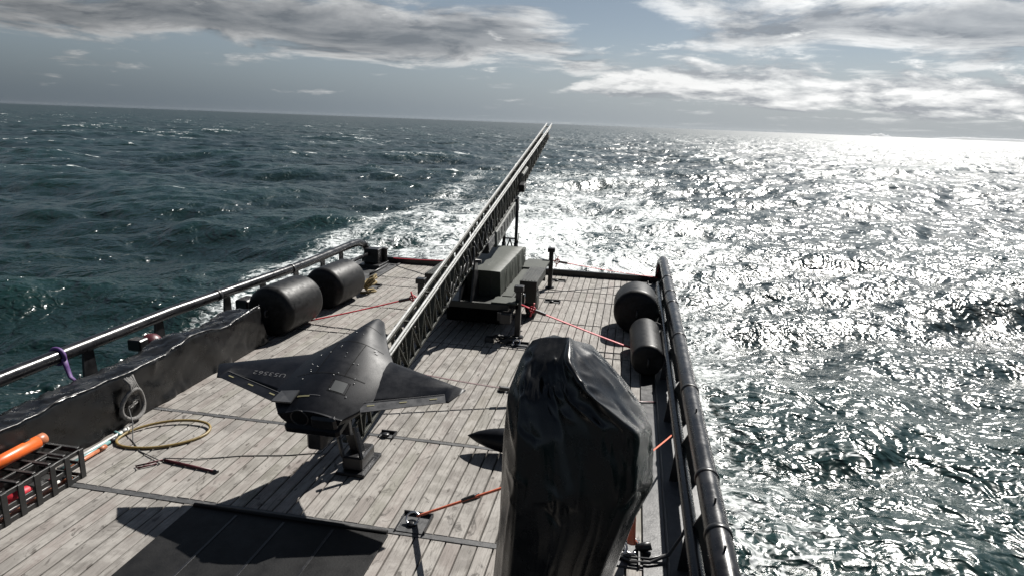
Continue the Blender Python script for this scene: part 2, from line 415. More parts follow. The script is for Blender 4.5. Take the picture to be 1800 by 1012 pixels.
    big = t.noise(Pw, .16, 4, .6, .5)
    wkk = t.m('MULTIPLY', wka, t.lin(big, .3, .7, .55, 1.35))
    lace = t.m('MULTIPLY', t.m('ADD', t.m('MULTIPLY', ridge, .65), t.m('MULTIPLY', t.step(l2, .40, .66), .6)), wkk)
    lace = t.step(lace, .20, .54)
    foam = t.m('MAXIMUM', t.m('MULTIPLY', cap, .9), t.m('MULTIPLY', lace, .95))
    deep = t.mix(t.step(cra, -1., 2.2), (.0016, .0110, .0098), (.0036, .0205, .0178))
    deep = t.mix(t.m('MULTIPLY', wka, .8), deep, (.014, .036, .034))
    t.put(p.inputs['Base Color'], t.mix(foam, deep, (.62, .65, .65)))
    t.put(p.inputs['Roughness'], t.m('ADD', t.lin(dist, 8., 250., .23, .33), t.m('MULTIPLY', foam, .5), clamp=True))
    p.inputs['IOR'].default_value = 1.33; p.inputs['Specular IOR Level'].default_value = .90
    b1 = t.node('ShaderNodeBump'); b1.inputs['Strength'].default_value = 1.0; b1.inputs['Distance'].default_value = 1.0
    n1_ = t.lin(dist, 20., 160., 1., .15); n2_ = t.lin(dist, 12., 70., 1., .0)
    r0 = t.noise(t.vm('MULTIPLY', Pw, (1., .8, 0.)), .33, 2, .55, .4)
    r1 = t.noise(t.vm('MULTIPLY', Pw, (1., .75, 0.)), 1.2, 2.2, .58, .5)
    r2 = t.noise(t.vm('MULTIPLY', Pw, (.85, 1., 0.)), 4.6, 1.2, .5, .7)
    hgt = t.m('ADD', t.m('MULTIPLY', r1, t.m('MULTIPLY', n1_, .36)), t.m('MULTIPLY', r2, t.m('MULTIPLY', n2_, .100)))
    hgt = t.m('ADD', hgt, t.m('MULTIPLY', r0, t.lin(dist, 15., 90., .2, .9)))
    hgt = t.m('ADD', hgt, t.m('MULTIPLY', t.m('MULTIPLY', l1, wka), .10))
    t.put(b1.inputs['Height'], hgt); t.l.new(b1.outputs[0], p.inputs['Normal'])
    me.materials.append(m)
    struct(put('sea', me))
build_sea()

# far coast and a ship on the horizon
def coast(name, a0, a1, hmax, n, sd, dist=9000):
    mb = MB(); g = random.Random(sd); rows = [[], [], [], []]
    for i in range(n):
        u = i/(n-1); a = R(a0) + R(a1-a0)*u
        h = hmax*min(1, u*6, (1-u)*6)*(.55+.3*math.sin(u*7+sd)+.15*math.sin(u*23)+.12*g.random())+1
        d = (math.sin(a), math.cos(a))
        for k, (rad, z) in enumerate(((dist, -8), (dist+60, h*.75), (dist+400, h), (dist+900, -8))): rows[k].append((d[0]*rad, d[1]*rad, z))
    mb.grid(rows); struct(mb.build(name, 'coast'))
coast('islet', 16.9, 18.8, 34, 40, 4)
coast('coast', 21.0, 36.0, 34, 120, 7)

# ------------------------------------------------------------------ hull and deck
XL, XR, Y0, Y1 = -7.2, 0.43, 3.2, 20.3
struct(MB().box((-8.75, -6, -3.2), (1.32, 20.55, -.10), None, .05).build('hull', 'hull_black'))
deck = struct(MB().box((-8.7, -6, -.099), (1.28, 20.5, -.062)).build('deck', 'deck_plate'))
bays = [(Y0, 6.37), (6.47, 8.60), (8.69, 13.00), (13.05, 15.17), (15.22, 17.35), (17.40, 18.37), (18.42, Y1)]
NP = 42; PW = (XR-XL)/NP
g = random.Random(21)
for bi, (ya, yb) in enumerate(bays):
    mb = MB().box((-.5*PW+.0072, ya-(ya+yb)/2, -.062), (.5*PW-.0072, yb-(ya+yb)/2, 0), None, .005); me = mb.mesh('plank'); me.materials.append(MAT['wood'])
    for i in range(NP):
        o = put('plank', me, deck)
        o.location = (XL+(i+.5)*PW + g.uniform(-.001, .001), (ya+yb)/2+g.uniform(-.006, .006), g.uniform(-.004, .003))
        o.rotation_euler = (g.uniform(-.0006, .0006), g.uniform(-.010, .010), g.uniform(-.0007, .0007))
        o.scale = (g.uniform(.955, 1.), 1, 1)
for y, wd, mt in ((6.42, .085, 'strip_grey'), (8.645, .075, 'strip_grey'), (13.025, .035, 'black_steel'), (15.195, .035, 'black_steel'), (17.375, .035, 'black_steel'), (18.395, .035, 'black_steel')):
    MB().box((XL-.02, y-wd/2, -.061), (XR, y+wd/2, .002 if mt == 'strip_grey' else -.012), None, .003).build('seam_strip', mt, deck)
# margin plates: port gutter angle, starboard waterway
MB().box((XL-.075, Y0, -.061), (XL-.01, Y1, .03), None, .004).build('gutter_angle', 'strip_grey', deck)
MB().box((-8.68, Y0, -.061), (XL-.08, Y1, .0)).build('margin_plate', 'deck_plate', deck)
MB().box((XR+.005, Y0, -.061), (.70, Y1, .015), None, .004).build('waterway_plate', 'black_steel', deck)
MB().box((.705, Y0, -.061), (1.26, Y1, -.02)).build('margin_plate', 'grey_steel', deck)
MB().box((.690, Y0, .0155), (.712, Y1, .06), None, .003).build('waterway_lip', 'dark_steel', deck)
# stern coaming
MB().box((-8.6, 20.34, -.061), (1.2, 20.48, .17), None, .01).build('stern_coaming', 'black_steel', deck)

# ------------------------------------------------------------------ side rails
def starboard_rail():
    T = thing('fender_rail', 'thick black double pipe rail along the right side of the deck', 'rail', (1.08, 12, 0))
    L = (1.08, 12, 0); m = 'pipe_paint'
    pts = [(1.08, y, .80) for y in (2.5, 6, 9, 12, 15, 18, 19.6)] + [(1.07, 20.0, .77), (1.04, 20.25, .66), (1.02, 20.32, .48), (1.02, 20.34, .17)]
    rel(MB().tube(pts, .125, 28), L).build('top_pipe', m, T)
    rel(MB().tube([(.90, y, .46) for y in (2.5, 6, 10, 14, 17.5)] + [(.93, 18.4, .40), (.96, 19.0, .05)], .075, 20), L).build('inner_pipe', m, T)
    for y in (5.95, 7.05, 9.6, 12.2, 14.6, 15.6, 17.2):
        rel(MB().lathe([(-.035, .131), (-.03, .137), (.03, .137), (.035, .131)], (1.08, y, .8), (0, 1, 0), 28), L).build('clamp_band', 'black_steel', T)
    for y in (4.6, 6.5, 8.4, 10.3, 12.2, 14.1, 16.0, 17.9):
        p = MB()
        p.add([(.80, y-.012, -.02), (1.16, y-.012, -.02), (1.13, y-.012, .72), (1.0, y-.012, .72), (.84, y-.012, .40), (.80, y+.012, -.02), (1.16, y+.012, -.02), (1.13, y+.012, .72), (1.0, y+.012, .72), (.84, y+.012, .40)],
              [(0,1,2,3,4), (9,8,7,6,5), (0,5,6,1), (1,6,7,2), (2,7,8,3), (3,8,9,4), (4,9,5,0)])
        rel(p, L).build('bracket', 'black_steel', T)
    for y, z in ((6.35, .925), (5.55, .92), (8.6, .92)):
        rel(MB().tube([(1.08, y, z-.02), (1.08, y, z+.06)], .012, 8), L).build('stud', 'black_steel', T)
    rel(MB().tube([(1.20, 18.6, -.06), (1.20, 18.6, .42)], .11, 20), L).build('side_post', 'black_steel', T)
starboard_rail()
def port_rail():
    L = (-8.55, 12, 0)
    T = thing('guard_rail', 'black pipe rail on plate posts along the left side, sunlit along its top', 'rail', L); m = 'pipe_paint'
    xs = lambda y: -8.62 if y < 11 else -8.62+.33*min(1, (y-11)/4.5)
    pts = [(xs(y), y, .80) for y in (2.5, 5, 7.5, 9.5, 11, 12, 13, 14, 15, 16, 17.5, 18.8)] + [(-8.27, 19.3, .79), (-8.22, 19.6, .70), (-8.17, 19.8, .5), (-8.10, 19.95, .15), (-8.08, 20.0, -.06)]
    rel(MB().tube(pts, .112, 24), L).build('top_pipe', m, T)
    for y in (5.2, 7.2, 9.0, 10.7, 12.7, 14.0, 15.4, 16.9, 18.1):
        x = xs(y)
        p = MB(); a, b = .17, .10
        p.add([(x-.02, y-a, -.06), (x-.02, y+a, -.06), (x-.02, y+b, .73), (x-.02, y-b, .73), (x+.02, y-a, -.06), (x+.02, y+a, -.06), (x+.02, y+b, .73), (x+.02, y-b, .73)], [(0,1,2,3), (7,6,5,4), (0,4,5,1), (1,5,6,2), (2,6,7,3), (3,7,4,0)])
        rel(p, L).build('post', 'black_steel', T)
    for y in (12.4, 15.2):
        rel(MB().lathe([(-.05, .118), (-.045, .124), (.045, .124), (.05, .118)], (xs(y), y, .8), (0, 1, 0), 24), L).build('clamp_band', 'black_steel', T)
    rel(MB().tube([(-8.0, 16.8, .42), (-8.02, 18.2, .42), (-8.0, 19.6, .42)], .055, 14), L).build('lower_pipe', m, T)
    rel(MB().beam((-8.0, 17.0, -.06), (-8.0, 17.0, .42), .06, .1), L).build('post', 'black_steel', T)
    rel(MB().box((-8.35, 12.75, .25), (-8.05, 13.2, .62), None, .03), L).build('bracket_box', 'black_steel', T)
port_rail()

# ------------------------------------------------------------------ stern bollard block
T = thing('bollard_block', 'squat black steel bollard block at the far left stern corner', 'bollard', (-7.85, 19.5, 0))
MB().box((-.38, -.3, -.062), (.3, .55, .12), None, .01).build('base', 'black_steel', T)
MB().box((-.30, -.05, .12), (.18, .35, .58), None, .02).build('block', 'black_steel', T)
MB().lathe([(0, .1), (.5, .1), (.51, .14), (.56, .14), (.57, .1)], (.2, .42, .0), (0, 0, 1), 20).build('post', 'dark_steel', T)
MB().tube([(.34, -1.1, .04), (.34, .3, .04)], .035, 10).build('foot_bar', 'dark_steel', T)

# ------------------------------------------------------------------ deck sockets
def socket(x, y, sx, sy, label, ring=True):
    T = thing('deck_socket', label, 'deck socket', (x, y, .0), None, 'lashing sockets let into the planks')
    MB().box((-sx/2, -sy/2, .002), (sx/2, sy/2, .012)).build('plate', 'grey_steel', T)
    r = MB(); th = .018
    r.box((-sx/2, sy/2-th, .0125), (sx/2, sy/2, .055)); r.box((-sx/2, -sy/2, .0125), (-sx/2+th, sy/2-th-.001, .03)); r.box((sx/2-th, -sy/2, .0125), (sx/2, sy/2-th-.001, .05))
    r.build('rim', 'black_steel', T)
    MB().lathe([(0, .06), (.035, .055), (.04, .02)], (-.02, -.03, .0125), (0, 0, 1), 16).build('lug', 'black_steel', T)
    if ring: MB().tube([Vector((-.02, 0, .075)) + Vector((math.cos(a)*.075, math.sin(a)*.065, math.sin(a)*.045)) for a in [i*2*math.pi/20 for i in range(20)]], .013, 8, True).build('ring', 'screw_metal', T)
socket(-2.20, 6.61, .36, .36, 'lashing socket with bright ring where the orange strap starts, nearest the mat')
socket(-3.30, 8.66, .24, .16, 'small lashing socket beside the launcher foot on the second grey seam', False)
socket(-2.14, 13.28, .48, .30, 'lashing socket in front of the right near trailer jack')
socket(-1.85, 17.05, .42, .16, 'dark lashing socket between two seams right of the trailer', False)
socket(-7.0, 17.1, .60, .34, 'dark lashing socket by the rope coil near the left rail', False)
socket(-1.95, 10.80, .20, .14, 'small socket holding the black ratchet behind the right wing tip', False)
socket(.20, 6.62, .40, .46, 'lashing socket with steel shackle beside the right waterway', True)
socket(-2.0, 19.5, .5, .16, 'dark lashing socket behind the far right trailer jack', False)

# ------------------------------------------------------------------ black mat in the foreground
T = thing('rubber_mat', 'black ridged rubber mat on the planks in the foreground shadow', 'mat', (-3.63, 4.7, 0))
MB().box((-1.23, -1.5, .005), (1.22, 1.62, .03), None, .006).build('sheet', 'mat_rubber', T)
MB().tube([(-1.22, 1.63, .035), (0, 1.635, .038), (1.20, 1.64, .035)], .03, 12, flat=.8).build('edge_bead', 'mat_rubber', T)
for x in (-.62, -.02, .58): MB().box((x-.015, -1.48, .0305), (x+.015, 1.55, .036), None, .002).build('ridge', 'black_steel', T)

# ------------------------------------------------------------------ launcher
EL, AZ = R(13.), R(1.8)
LP = Vector((-3.506, 9.528, 1.251)); LL = 14.9
ld = Vector((math.sin(AZ)*math.cos(EL), math.cos(AZ)*math.cos(EL), math.sin(EL))); lr = Vector((math.cos(AZ), -math.sin(AZ), 0)); lu = lr.cross(ld)
LM = Matrix(((lr.x, ld.x, lu.x, LP.x), (lr.y, ld.y, lu.y, LP.y), (lr.z, ld.z, lu.z, LP.z), (0, 0, 0, 1)))
def launcher():
    base = Vector((-3.45, 7.7, 0))
    T = thing('drone_launcher', 'long inclined lattice launch rail rising from the deck over the stern', 'launcher', base)
    K = Matrix.Translation(-base) @ LM
    def lb(name, m, fn):
        mb = MB(); fn(mb); mb.v = [tuple(K @ Vector(v)) for v in mb.v]; return mb.build(name, m, T)
    S0, S1, TD = -1.95, LL, .66
    for x in (-.088, .088):
        lb('rail', 'alu', lambda b: b.box((x-.015, S0, -.012), (x+.015, S1, .020), None, .004))
    lb('rail_lip', 'alu', lambda b: b.box((.122, S0, -.030), (.134, S1-.4, -.006), None, .003))
    for x in (-.09, .09):
        lb('top_chord', 'truss_olive', lambda b: b.box((x-.03, S0, -.075), (x+.03, S1-.15, -.014), None, .006))
        lb('bottom_chord', 'truss_olive', lambda b: b.box((x-.035, S0+.15, -TD), (x+.035, 9.6, -TD+.055), None, .006))
        lb('bottom_chord', 'truss_olive', lambda b: b.beam((x, 9.6, -TD+.03), (x, S1-.5, -.30), .05))
        lb('mid_chord', 'truss_olive', lambda b: b.box((x-.015, S0+.2, -TD*.5-.012), (x+.015, 9.4, -TD*.5+.018)))
    def depth(s): return TD-.03 if s < 9.6 else TD-.03-(s-9.6)/(S1-.5-9.6)*(TD-.33)
    st = .30
    n = int((S1-.6-S0-.3)/st)
    vm = {}
    for sx in (-.1, .1):
        for i in range(n):
            s = S0+.3+i*st; dp = depth(s)
            lb('lattice_post', 'truss_olive', lambda b: b.beam((sx, s, -.06), (sx, s, -dp), .024, .055, (1, 0, 0)))
            if i < n-1:
                a, bb = (s, s+st) if i % 2 else (s+st, s)
                lb('lattice_brace', 'truss_olive', lambda b: b.beam((sx*1.02, a, -.06), (sx*1.02, bb, -dp), .018, .068 if s < 4.5 else .045, (1, 0, 0)))
    for i in range(16):
        s = S0+.4+i*1.08
        lb('cross_tie', 'truss_olive', lambda b: b.beam((-.1, s, -.06), (.1, s, -.06), .03, .03))
    # lower end: nose block, foot
    lb('end_block', 'black_steel', lambda b: b.box((-.115, S0-.03, -TD*.55), (.115, S0+.05, -.02), None, .01))
    f = MB().box((-3.56, 7.42, .002), (-3.16, 8.06, .05), None, .008); rel(f, base).build('foot_plate', 'black_steel', T)
    f = MB().box((-3.50, 7.50, .05), (-3.22, 7.95, .24), None, .02); rel(f, base).build('foot', 'black_steel', T)
    f = MB().beam((-3.36, 7.72, .22), (-3.45, 7.75, .45), .10, .16); rel(f, base).build('foot_leg', 'black_steel', T)
    for dx in (-.13, .13):
        f = MB().beam((-3.36+dx, 7.52, .22), (-3.50+dx, 7.62, .62), .035, .05); rel(f, base).build('foot_strut', 'black_steel', T)
    f = MB().box((-3.88, 7.28, .40), (-3.655, 7.62, .80), None, .03); rel(f, base).build('winch_box', 'black_steel', T)
    # cradle under the aircraft
    lb('cradle', 'black_steel', lambda b: b.box((-.14, -1.93, .024), (.14, -.75, .10), None, .02))
    lb('cradle_arm', 'black_steel', lambda b: b.beam((-.10, -1.2, .09), (-.05, -1.25, .42), .05, .12))
    lb('cradle_arm', 'black_steel', lambda b: b.beam((.10, -1.2, .09), (.15, -1.25, .42), .05, .12))
    lb('cradle_arm', 'black_steel', lambda b: b.beam((0.06, -1.85, .09), (.10, -2.2, .42), .06, .12))
    # gear slung under the middle
    lb('shield_box', 'shield_grey', lambda b: b.box((-.02, 6.2, -TD-.42), (.16, 8.9, -TD-.004), None, .02))
    for i in range(8):
        lb('shield_rib', 'dark_steel', lambda b: b.box((.161, 6.4+i*.31, -TD-.30), (.172, 6.52+i*.31, -TD-.06)))
    lb('drive_box', 'black_steel', lambda b: b.box((-.12, 5.5, -TD-.30), (.13, 6.15, -TD-.003), None, .03))
    lb('pulley_box', 'black_steel', lambda b: b.box((.14, 8.9, -.55), (.30, 9.25, -.34), None, .02))
    lb('pulley_box', 'shield_grey', lambda b: b.box((.14, 9.2, -.20), (.22, 9.9, -.10), None, .02))
    g = random.Random(5)
    for i in range(6):
        s = 3.4+i*.42
        pts = [(.13, s, -.12), (.17, s+.05, -.3), (.19, s+.02, -.45), (.16, s+.14, -.52), (.14, s+.3, -.4), (.135, s+.34, -.2)]
        pts = [tuple(c+g.uniform(-.02, .02) for c in q) for q in pts]
        lb('cable_loop', 'rubber', lambda b: b.tube(pts, .022, 8))
    for i in range(9):
        s = 2.0+i*.17; z = g.uniform(-.5, -.2)
        pts = [(.13, s, z), (.2, s+.08, z-.06), (.21, s+.2, z+.07), (.15, s+.3, z+.02)]
        lb('hose', 'dark_steel', lambda b: b.tube([tuple(c+g.uniform(-.02, .02) for c in q) for q in pts], .012, 6))
    # lifting frame and pivot on the trailer
    yb = 18.0; s = (yb-LP.y)/ld.y; zt = LP.z+ld.z*s-TD
    xc = LP.x+ld.x*s
    for dx in (-.16, .18):
        f = MB().tube([(xc+dx, yb, .80), (xc+dx, yb, zt+.02)], .045, 12); rel(f, base).build('lift_post', 'black_steel', T)
        f = MB().tube([(xc+dx, yb, .80), (xc+dx, yb, 1.35)], .062, 12); rel(f, base).build('lift_cylinder', 'black_steel', T)
    f = MB().beam((xc-.16, yb, .95), (xc+.01, yb, 1.45), .035); f.beam((xc+.18, yb, .95), (xc+.01, yb, 1.45), .035); f.beam((xc-.16, yb, 1.47), (xc+.18, yb, 1.47), .035); rel(f, base).build('lift_brace', 'black_steel', T)
    yb = 13.9; s = (yb-LP.y)/ld.y; zt = LP.z+ld.z*s-TD; xc = LP.x+ld.x*s
    for dx in (-.13, .13):
        f = MB(); f.add([(xc+dx-.02, yb-.35, .8), (xc+dx-.02, yb+.35, .8), (xc+dx-.02, yb+.1, zt+.06), (xc+dx-.02, yb-.1, zt+.06), (xc+dx+.02, yb-.35, .8), (xc+dx+.02, yb+.35, .8), (xc+dx+.02, yb+.1, zt+.06), (xc+dx+.02, yb-.1, zt+.06)], [(0,1,2,3), (7,6,5,4), (0,4,5,1), (1,5,6,2), (2,6,7,3), (3,7,4,0)])
        rel(f, base).build('pivot_plate', 'black_steel', T)
    f = MB().tube([(xc-.26, yb, zt+.03), (xc+.26, yb, zt+.03)], .04, 12); rel(f, base).build('pivot_pin', 'black_steel', T)
launcher()

# ------------------------------------------------------------------ trailer
def trailer():
    B = Vector((-3.35, 16.0, 0))
    T = thing('launcher_trailer', 'low dark olive trailer on jacks carrying the launcher near the stern', 'trailer', B)
    def pb(name, m, fn): mb = MB(); fn(mb); return rel(mb, B).build(name, m, T)
    XA, XB = -4.28, -2.42
    pb('bed', 'olive_dark', lambda b: b.box((XA, 13.55, .66), (XB, 18.45, .80), None, .01))
    for x in (XA+.15, XB-.15): pb('chassis_rail', 'black_steel', lambda b: b.box((x-.05, 13.4, .48), (x+.05, 18.6, .66)))
    pb('front_deck', 'olive', lambda b: b.box((-2.80, 13.58, .801), (-2.22, 14.12, .83), None, .006))
    pb('rear_deck', 'olive', lambda b: b.box((-2.75, 17.2, .801), (-2.12, 18.4, .86), None, .006))
    pb('side_step', 'olive', lambda b: b.box((-2.68, 14.2, .801), (-2.46, 17.1, .83), None, .004))
    for (x, y) in ((-2.24, 13.84), (-2.12, 18.60), (-4.46, 13.84), (-4.46, 18.60)):
        j = pb('jack_leg', 'black_steel', lambda b: b.box((x-.06, y-.06, .05), (x+.06, y+.06, 1.05), None, .006))
        jb = MB().lathe([(0, .13), (.03, .13), (.05, .05), (.1, .05)], (x, y, .003), (0, 0, 1), 20); rel(jb, B).build('jack_foot', 'black_steel', j)
        jb = MB().box((x-.1, y-.1, 1.05), (x+.1, y+.1, 1.17), None, .012); rel(jb, B).build('jack_cap', 'black_steel', j)
        jb = MB().tube([(x+.07, y, 1.0), (x+.13, y, 1.0), (x+.13, y, .80)], .010, 8); rel(jb, B).build('jack_handle', 'screw_metal', j)
        xi = XB-.05 if x > -3.3 else XA+.05
        pb('outrigger', 'black_steel', lambda b: b.beam((xi, min(max(y, 13.7), 18.4), .72), (x, y, .72), .12, .12))
    for sx, xa, xb in ((1, -2.40, -2.00), (-1, -4.70, -4.30)):
        xc = (xa+xb)/2
        mgd = pb('mudguard', 'olive_dark', lambda b: (b.box((xa, 14.88, 1.01), (xb, 16.45, 1.04), None, .006), b.box((xa, 14.86, .52), (xb, 14.90, 1.0395), None, .004), b.box((xa, 16.43, .7), (xb, 16.47, 1.0395), None, .004), b.box((xb-.02 if sx > 0 else xa, 14.905, .84), (xb if sx > 0 else xa+.02, 16.425, 1.009))))
        for q in range(5):
            x = xa+.05+q*.075; rb = MB().box((x-.008, 14.9, 1.0405), (x+.008, 16.43, 1.054), None, .003); rel(rb, B).build('rib', 'olive_dark', mgd)
        wl = pb('wheel', 'tyre', lambda b: b.lathe([(-.12, .20), (-.13, .30), (-.10, .36), (-.06, .375), (.06, .375), (.10, .36), (.13, .30), (.12, .20)], (xc, 15.65, .378), (1, 0, 0), 32))
        rb = MB().lathe([(-.135, .05), (-.135, .16), (-.115, .205), (.115, .205), (.135, .16), (.135, .05)], (xc, 15.65, .378), (1, 0, 0), 24); rel(rb, B).build('rim', 'olive_dark', wl)
        pb('axle', 'black_steel', lambda b: b.tube([(xc, 15.65, .378), (-3.35, 15.65, .45)], .04, 10))
    pb('underbed_shade_box', 'shade_black', lambda b: b.box((-4.0, 14.3, .12), (-2.65, 18.2, .655), None, .03))  # black box added under the bed to stand in for the shade there
    pb('valve_block', 'black_steel', lambda b: b.box((-2.55, 13.30, .45), (-2.32, 13.54, .66), None, .01))
trailer()
def covered_box():
    B = Vector((-3.0, 16.0, .80))
    T = thing('canvas_box', 'olive canvas covered equipment box on the right of the trailer', 'equipment box', B)
    xa, xb, ya, yb, z0, z1 = -3.62, -2.74, 14.2, 17.35, .8015, 1.36
    rows = []
    n = 60
    prof = [(xb+.02, z0), (xb+.025, z0+.12), (xb+.015, z0+.28), (xb+.003, z1-.06), (xb, z1-.012), (xb-.012, z1), (-3.0, z1+.008), (-3.3, z1+.008), (xa+.012, z1), (xa, z1-.012), (xa, z1-.2), (xa, z0)]
    for i in range(n+1):
        y = ya+(yb-ya)*i/n; row = []
        for k, (x, z) in enumerate(prof):
            amp = .016 if k in (1, 2) else (.004 if k < 4 else .0015)
            q = amp*math.sin(y*9+k*.6+math.sin(y*2.3))+amp*.7*math.sin(y*17.+k*1.3)
            row.append((x+q*(1 if y > ya+.2 else .15), y, z))
        rows.append(row)
    mb = MB().grid(rows); k = len(prof)
    mb.add(rows[0], [tuple(range(k))]); mb.add(rows[-1], [tuple(reversed(range(k)))])
    rel(mb, B).build('canvas', 'olive', T)
    for y in (14.75, 15.6, 16.5):
        st_ = MB().box((xb+.035, y-.02, z0+.02), (xb+.045, y+.02, z1-.05)); rel(st_, B).build('tie_strap', 'olive_dark', T)
    for x in (-3.35, -2.95):
        st_ = MB().box((x-.02, ya-.012, z0+.05), (x+.02, ya-.002, z1-.03)); rel(st_, B).build('tie_strap', 'olive_dark', T)
    rel(MB().box((xa, ya-.014, z1-.16), (xb, ya-.003, z1-.145)), B).build('hem', 'olive_dark', T)
    T2 = thing('control_box', 'small dark olive box at the tail of the trailer behind the canvas box', 'box', (-2.8, 17.8, .86))
    MB().box((-.62, -.38, -.055), (-.0, .40, .36), None, .01).build('body', 'olive', T2)
    MB().box((-.58, -.392, .05), (-.05, -.381, .30)).build('lid', 'olive_dark', T2)
    MB().tube([(-.22, .2, .36), (-.18, .2, .78)], .012, 8).build('aerial', 'black_steel', T2)
    for x in (-.5, -.13): MB().box((x-.03, -.402, .26), (x+.03, -.392, .33), None, .003).build('latch', 'dark_steel', T2)
    MB().tube([(.002, -.2, .2), (.04, -.2, .2), (.04, .1, .2), (.002, .1, .2)], .01, 8).build('handle', 'dark_steel', T2)
covered_box()

# ------------------------------------------------------------------ aircraft
def aircraft():
    Q = Vector((-3.50, 7.30, 1.33)); pit = R(13.)
    T = thing('target_drone', 'matt black flying wing drone with pale serial number resting on the launcher', 'drone', Q, Euler((pit, 0, 0)))
    # fuselage: sections along local y (nose +)
    sec = [(1.640, .05, .020, .02), (1.625, .080, .050, .05), (1.58, .105, .080, .07), (1.42, .175, .135, .10), (1.2, .275, .178, .13), (1.0, .375, .202, .15), (.82, .470, .214, .165), (.66, .580, .218, .18), (.45, .680, .216, .19), (.15, .730, .206, .20), (-.15, .700, .184, .21), (-.40, .60, .148, .215), (-.58, .47, .108, .21), (-.66, .40, .078, .19)]
    rows = []; N = 44
    for (y, wd, ht, hb) in sec:
        row = []
        for k in range(N):
            h_ = N//2
            if k < h_: u = 1-2*k/h_; z = ht*(1-abs(u)**1.9)**1.45
            else: u = -1+2*(k-h_)/h_; z = -hb*(1-abs(u)**2.6)**.75
            row.append((wd*u, y, z))
        rows.append(row)
    mb = MB().grid(rows, True, True); mb.f.append(tuple(range(N))); mb.sm.append(False)
    o = len(rows)-1; mb.f.append(tuple(o*N+k for k in reversed(range(N)))); mb.sm.append(False)
    fus = mb.build('fuselage', 'drone_paint', T)
    s = fus.modifiers.new('sub', 'SUBSURF'); s.levels = 1; s.render_levels = 2
    foil = [(0, 0), (.02, .28), (.08, .55), (.2, .85), (.35, 1.), (.55, .88), (.75, .56), (.9, .25), (1., .04)]
    def wing(sx):
        rows = []
        for (x, le, te, th, zz) in ((.20, .86, -.36, .15, .03), (.36, .75, -.36, .12, .014), (.46, .665, -.335, .090, .004), (.60, .61, -.285, .070, 0), (1.05, .433, -.118, .046, 0), (1.445, .277, .028, .028, 0), (1.455, .273, -.115, .028, 0), (1.53, .243, -.115, .024, 0), (1.61, .212, .045, .014, 0), (1.672, .188, .160, .003, 0)):
            c = le-te
            up = [(sx*x, le-c*u, zz+th*v*.62) for u, v in foil]; dn = [(sx*x, le-c*u, zz-th*v*.38) for u, v in reversed(foil[1:-1])]
            rows.append(up+dn)
        if sx > 0: rows = [list(reversed(r)) for r in rows]
        mb = MB().grid(rows, True, True); n = len(rows[0]); o = len(rows)-1
        mb.f.append(tuple(o*n+k for k in range(n))); mb.sm.append(False)
        w_ = mb.build('wing', 'drone_paint', T)
        # elevon: slab along the trailing edge, hinge line shows
        a = Vector((sx*.50, -.322, .006)); b = Vector((sx*1.448, .024, .004))
        d = (b-a).normalized(); nrm = Vector((d.y, -d.x, 0))*(1 if sx > 0 else -1)
        if nrm.y > 0: nrm = -nrm
        ch = .145; zt = -.004 if sx > 0 else .012
        el = MB(); up = Vector((0, 0, 1))
        A = [a+up*.012, b+up*.010, b+nrm*ch+up*(zt+.004), a+nrm*(ch+.02)+up*(zt+.004)]; Bm = [v-up*q for v, q in zip(A, (.026, .022, .007, .008))]
        el.add(A+Bm, [(0,1,2,3), (7,6,5,4), (0,4,5,1), (1,5,6,2), (2,6,7,3), (3,7,4,0)] if sx < 0 else [(3,2,1,0), (4,5,6,7), (1,5,4,0), (2,6,5,1), (3,7,6,2), (0,4,7,3)])
        e_ = el.build('elevon', 'drone_paint' if sx < 0 else 'elevon_lit_grey', T)  # only the right elevon gets the sunlit tone as its colour
        for q in (.12, .5, .86):
            c = a.lerp(b, q)+nrm*ch*.45; zc = .012*(1-.45)+zt*.45+.0055
            c = Vector((c.x, c.y, zc)); mk = MB()
            mk.add([c-d*.045-nrm*.009, c+d*.045-nrm*.009, c+d*.045+nrm*.009, c-d*.045+nrm*.009], [(0,1,2,3) if sx < 0 else (3,2,1,0)])
            mk.v = [(v[0], v[1], v[2]+.006) for v in mk.v]
            mk.build('hinge_mark', 'mark_yellow', e_)
        hl = MB().beam(a+up*.0185, b+up*.0165, .006, .004); hl.build('hinge_lit_line', 'letter_grey', w_)  # pale strip: the sunlit edge at the hinge, done as colour
        if sx < 0:
            # tip of the left wing carries on past the elevon; an upturned flap stands at the root
            fl = MB(); p0 = Vector((-.52, -.31, .065)); p1 = Vector((-.24, -.37, .150)); p2 = Vector((-.26, -.57, .115)); p3 = Vector((-.55, -.51, .055))
            fl.add([p0, p1, p2, p3]+[v-up*.02 for v in (p0, p1, p2, p3)], [(0,3,2,1), (4,5,6,7), (0,1,5,4), (1,2,6,5), (2,3,7,6), (3,0,4,7)])
            fl.build('root_flap', 'elevon_lit_grey', T)
    wing(-1); wing(1)
    # tail: exhaust box and nozzle
    MB().lathe([(0, .115), (.012, .115), (.012, .10), (-.08, .095), (-.08, .02)], (-.12, -.655, -.03), (0, -1, 0), 24).build('exhaust_nozzle', 'black_steel', T)
    MB().box((-.34, -.70, -.26), (.36, -.22, -.12), None, .04).build('tail_fairing', 'drone_paint', T)
    MB().box((.02, -.70, -.14), (.34, -.50, .03), None, .03).build('tail_box', 'black_steel', T)
    def top(x, y):
        for i in range(len(sec)-1):
            if sec[i+1][0] <= y <= sec[i][0]:
                f = (sec[i][0]-y)/(sec[i][0]-sec[i+1][0]); wd = sec[i][1]*(1-f)+sec[i+1][1]*f; ht = sec[i][2]*(1-f)+sec[i+1][2]*f
                q = min(.999, abs(x)/wd); return ht*(1-q**1.9)**1.45
        return .1
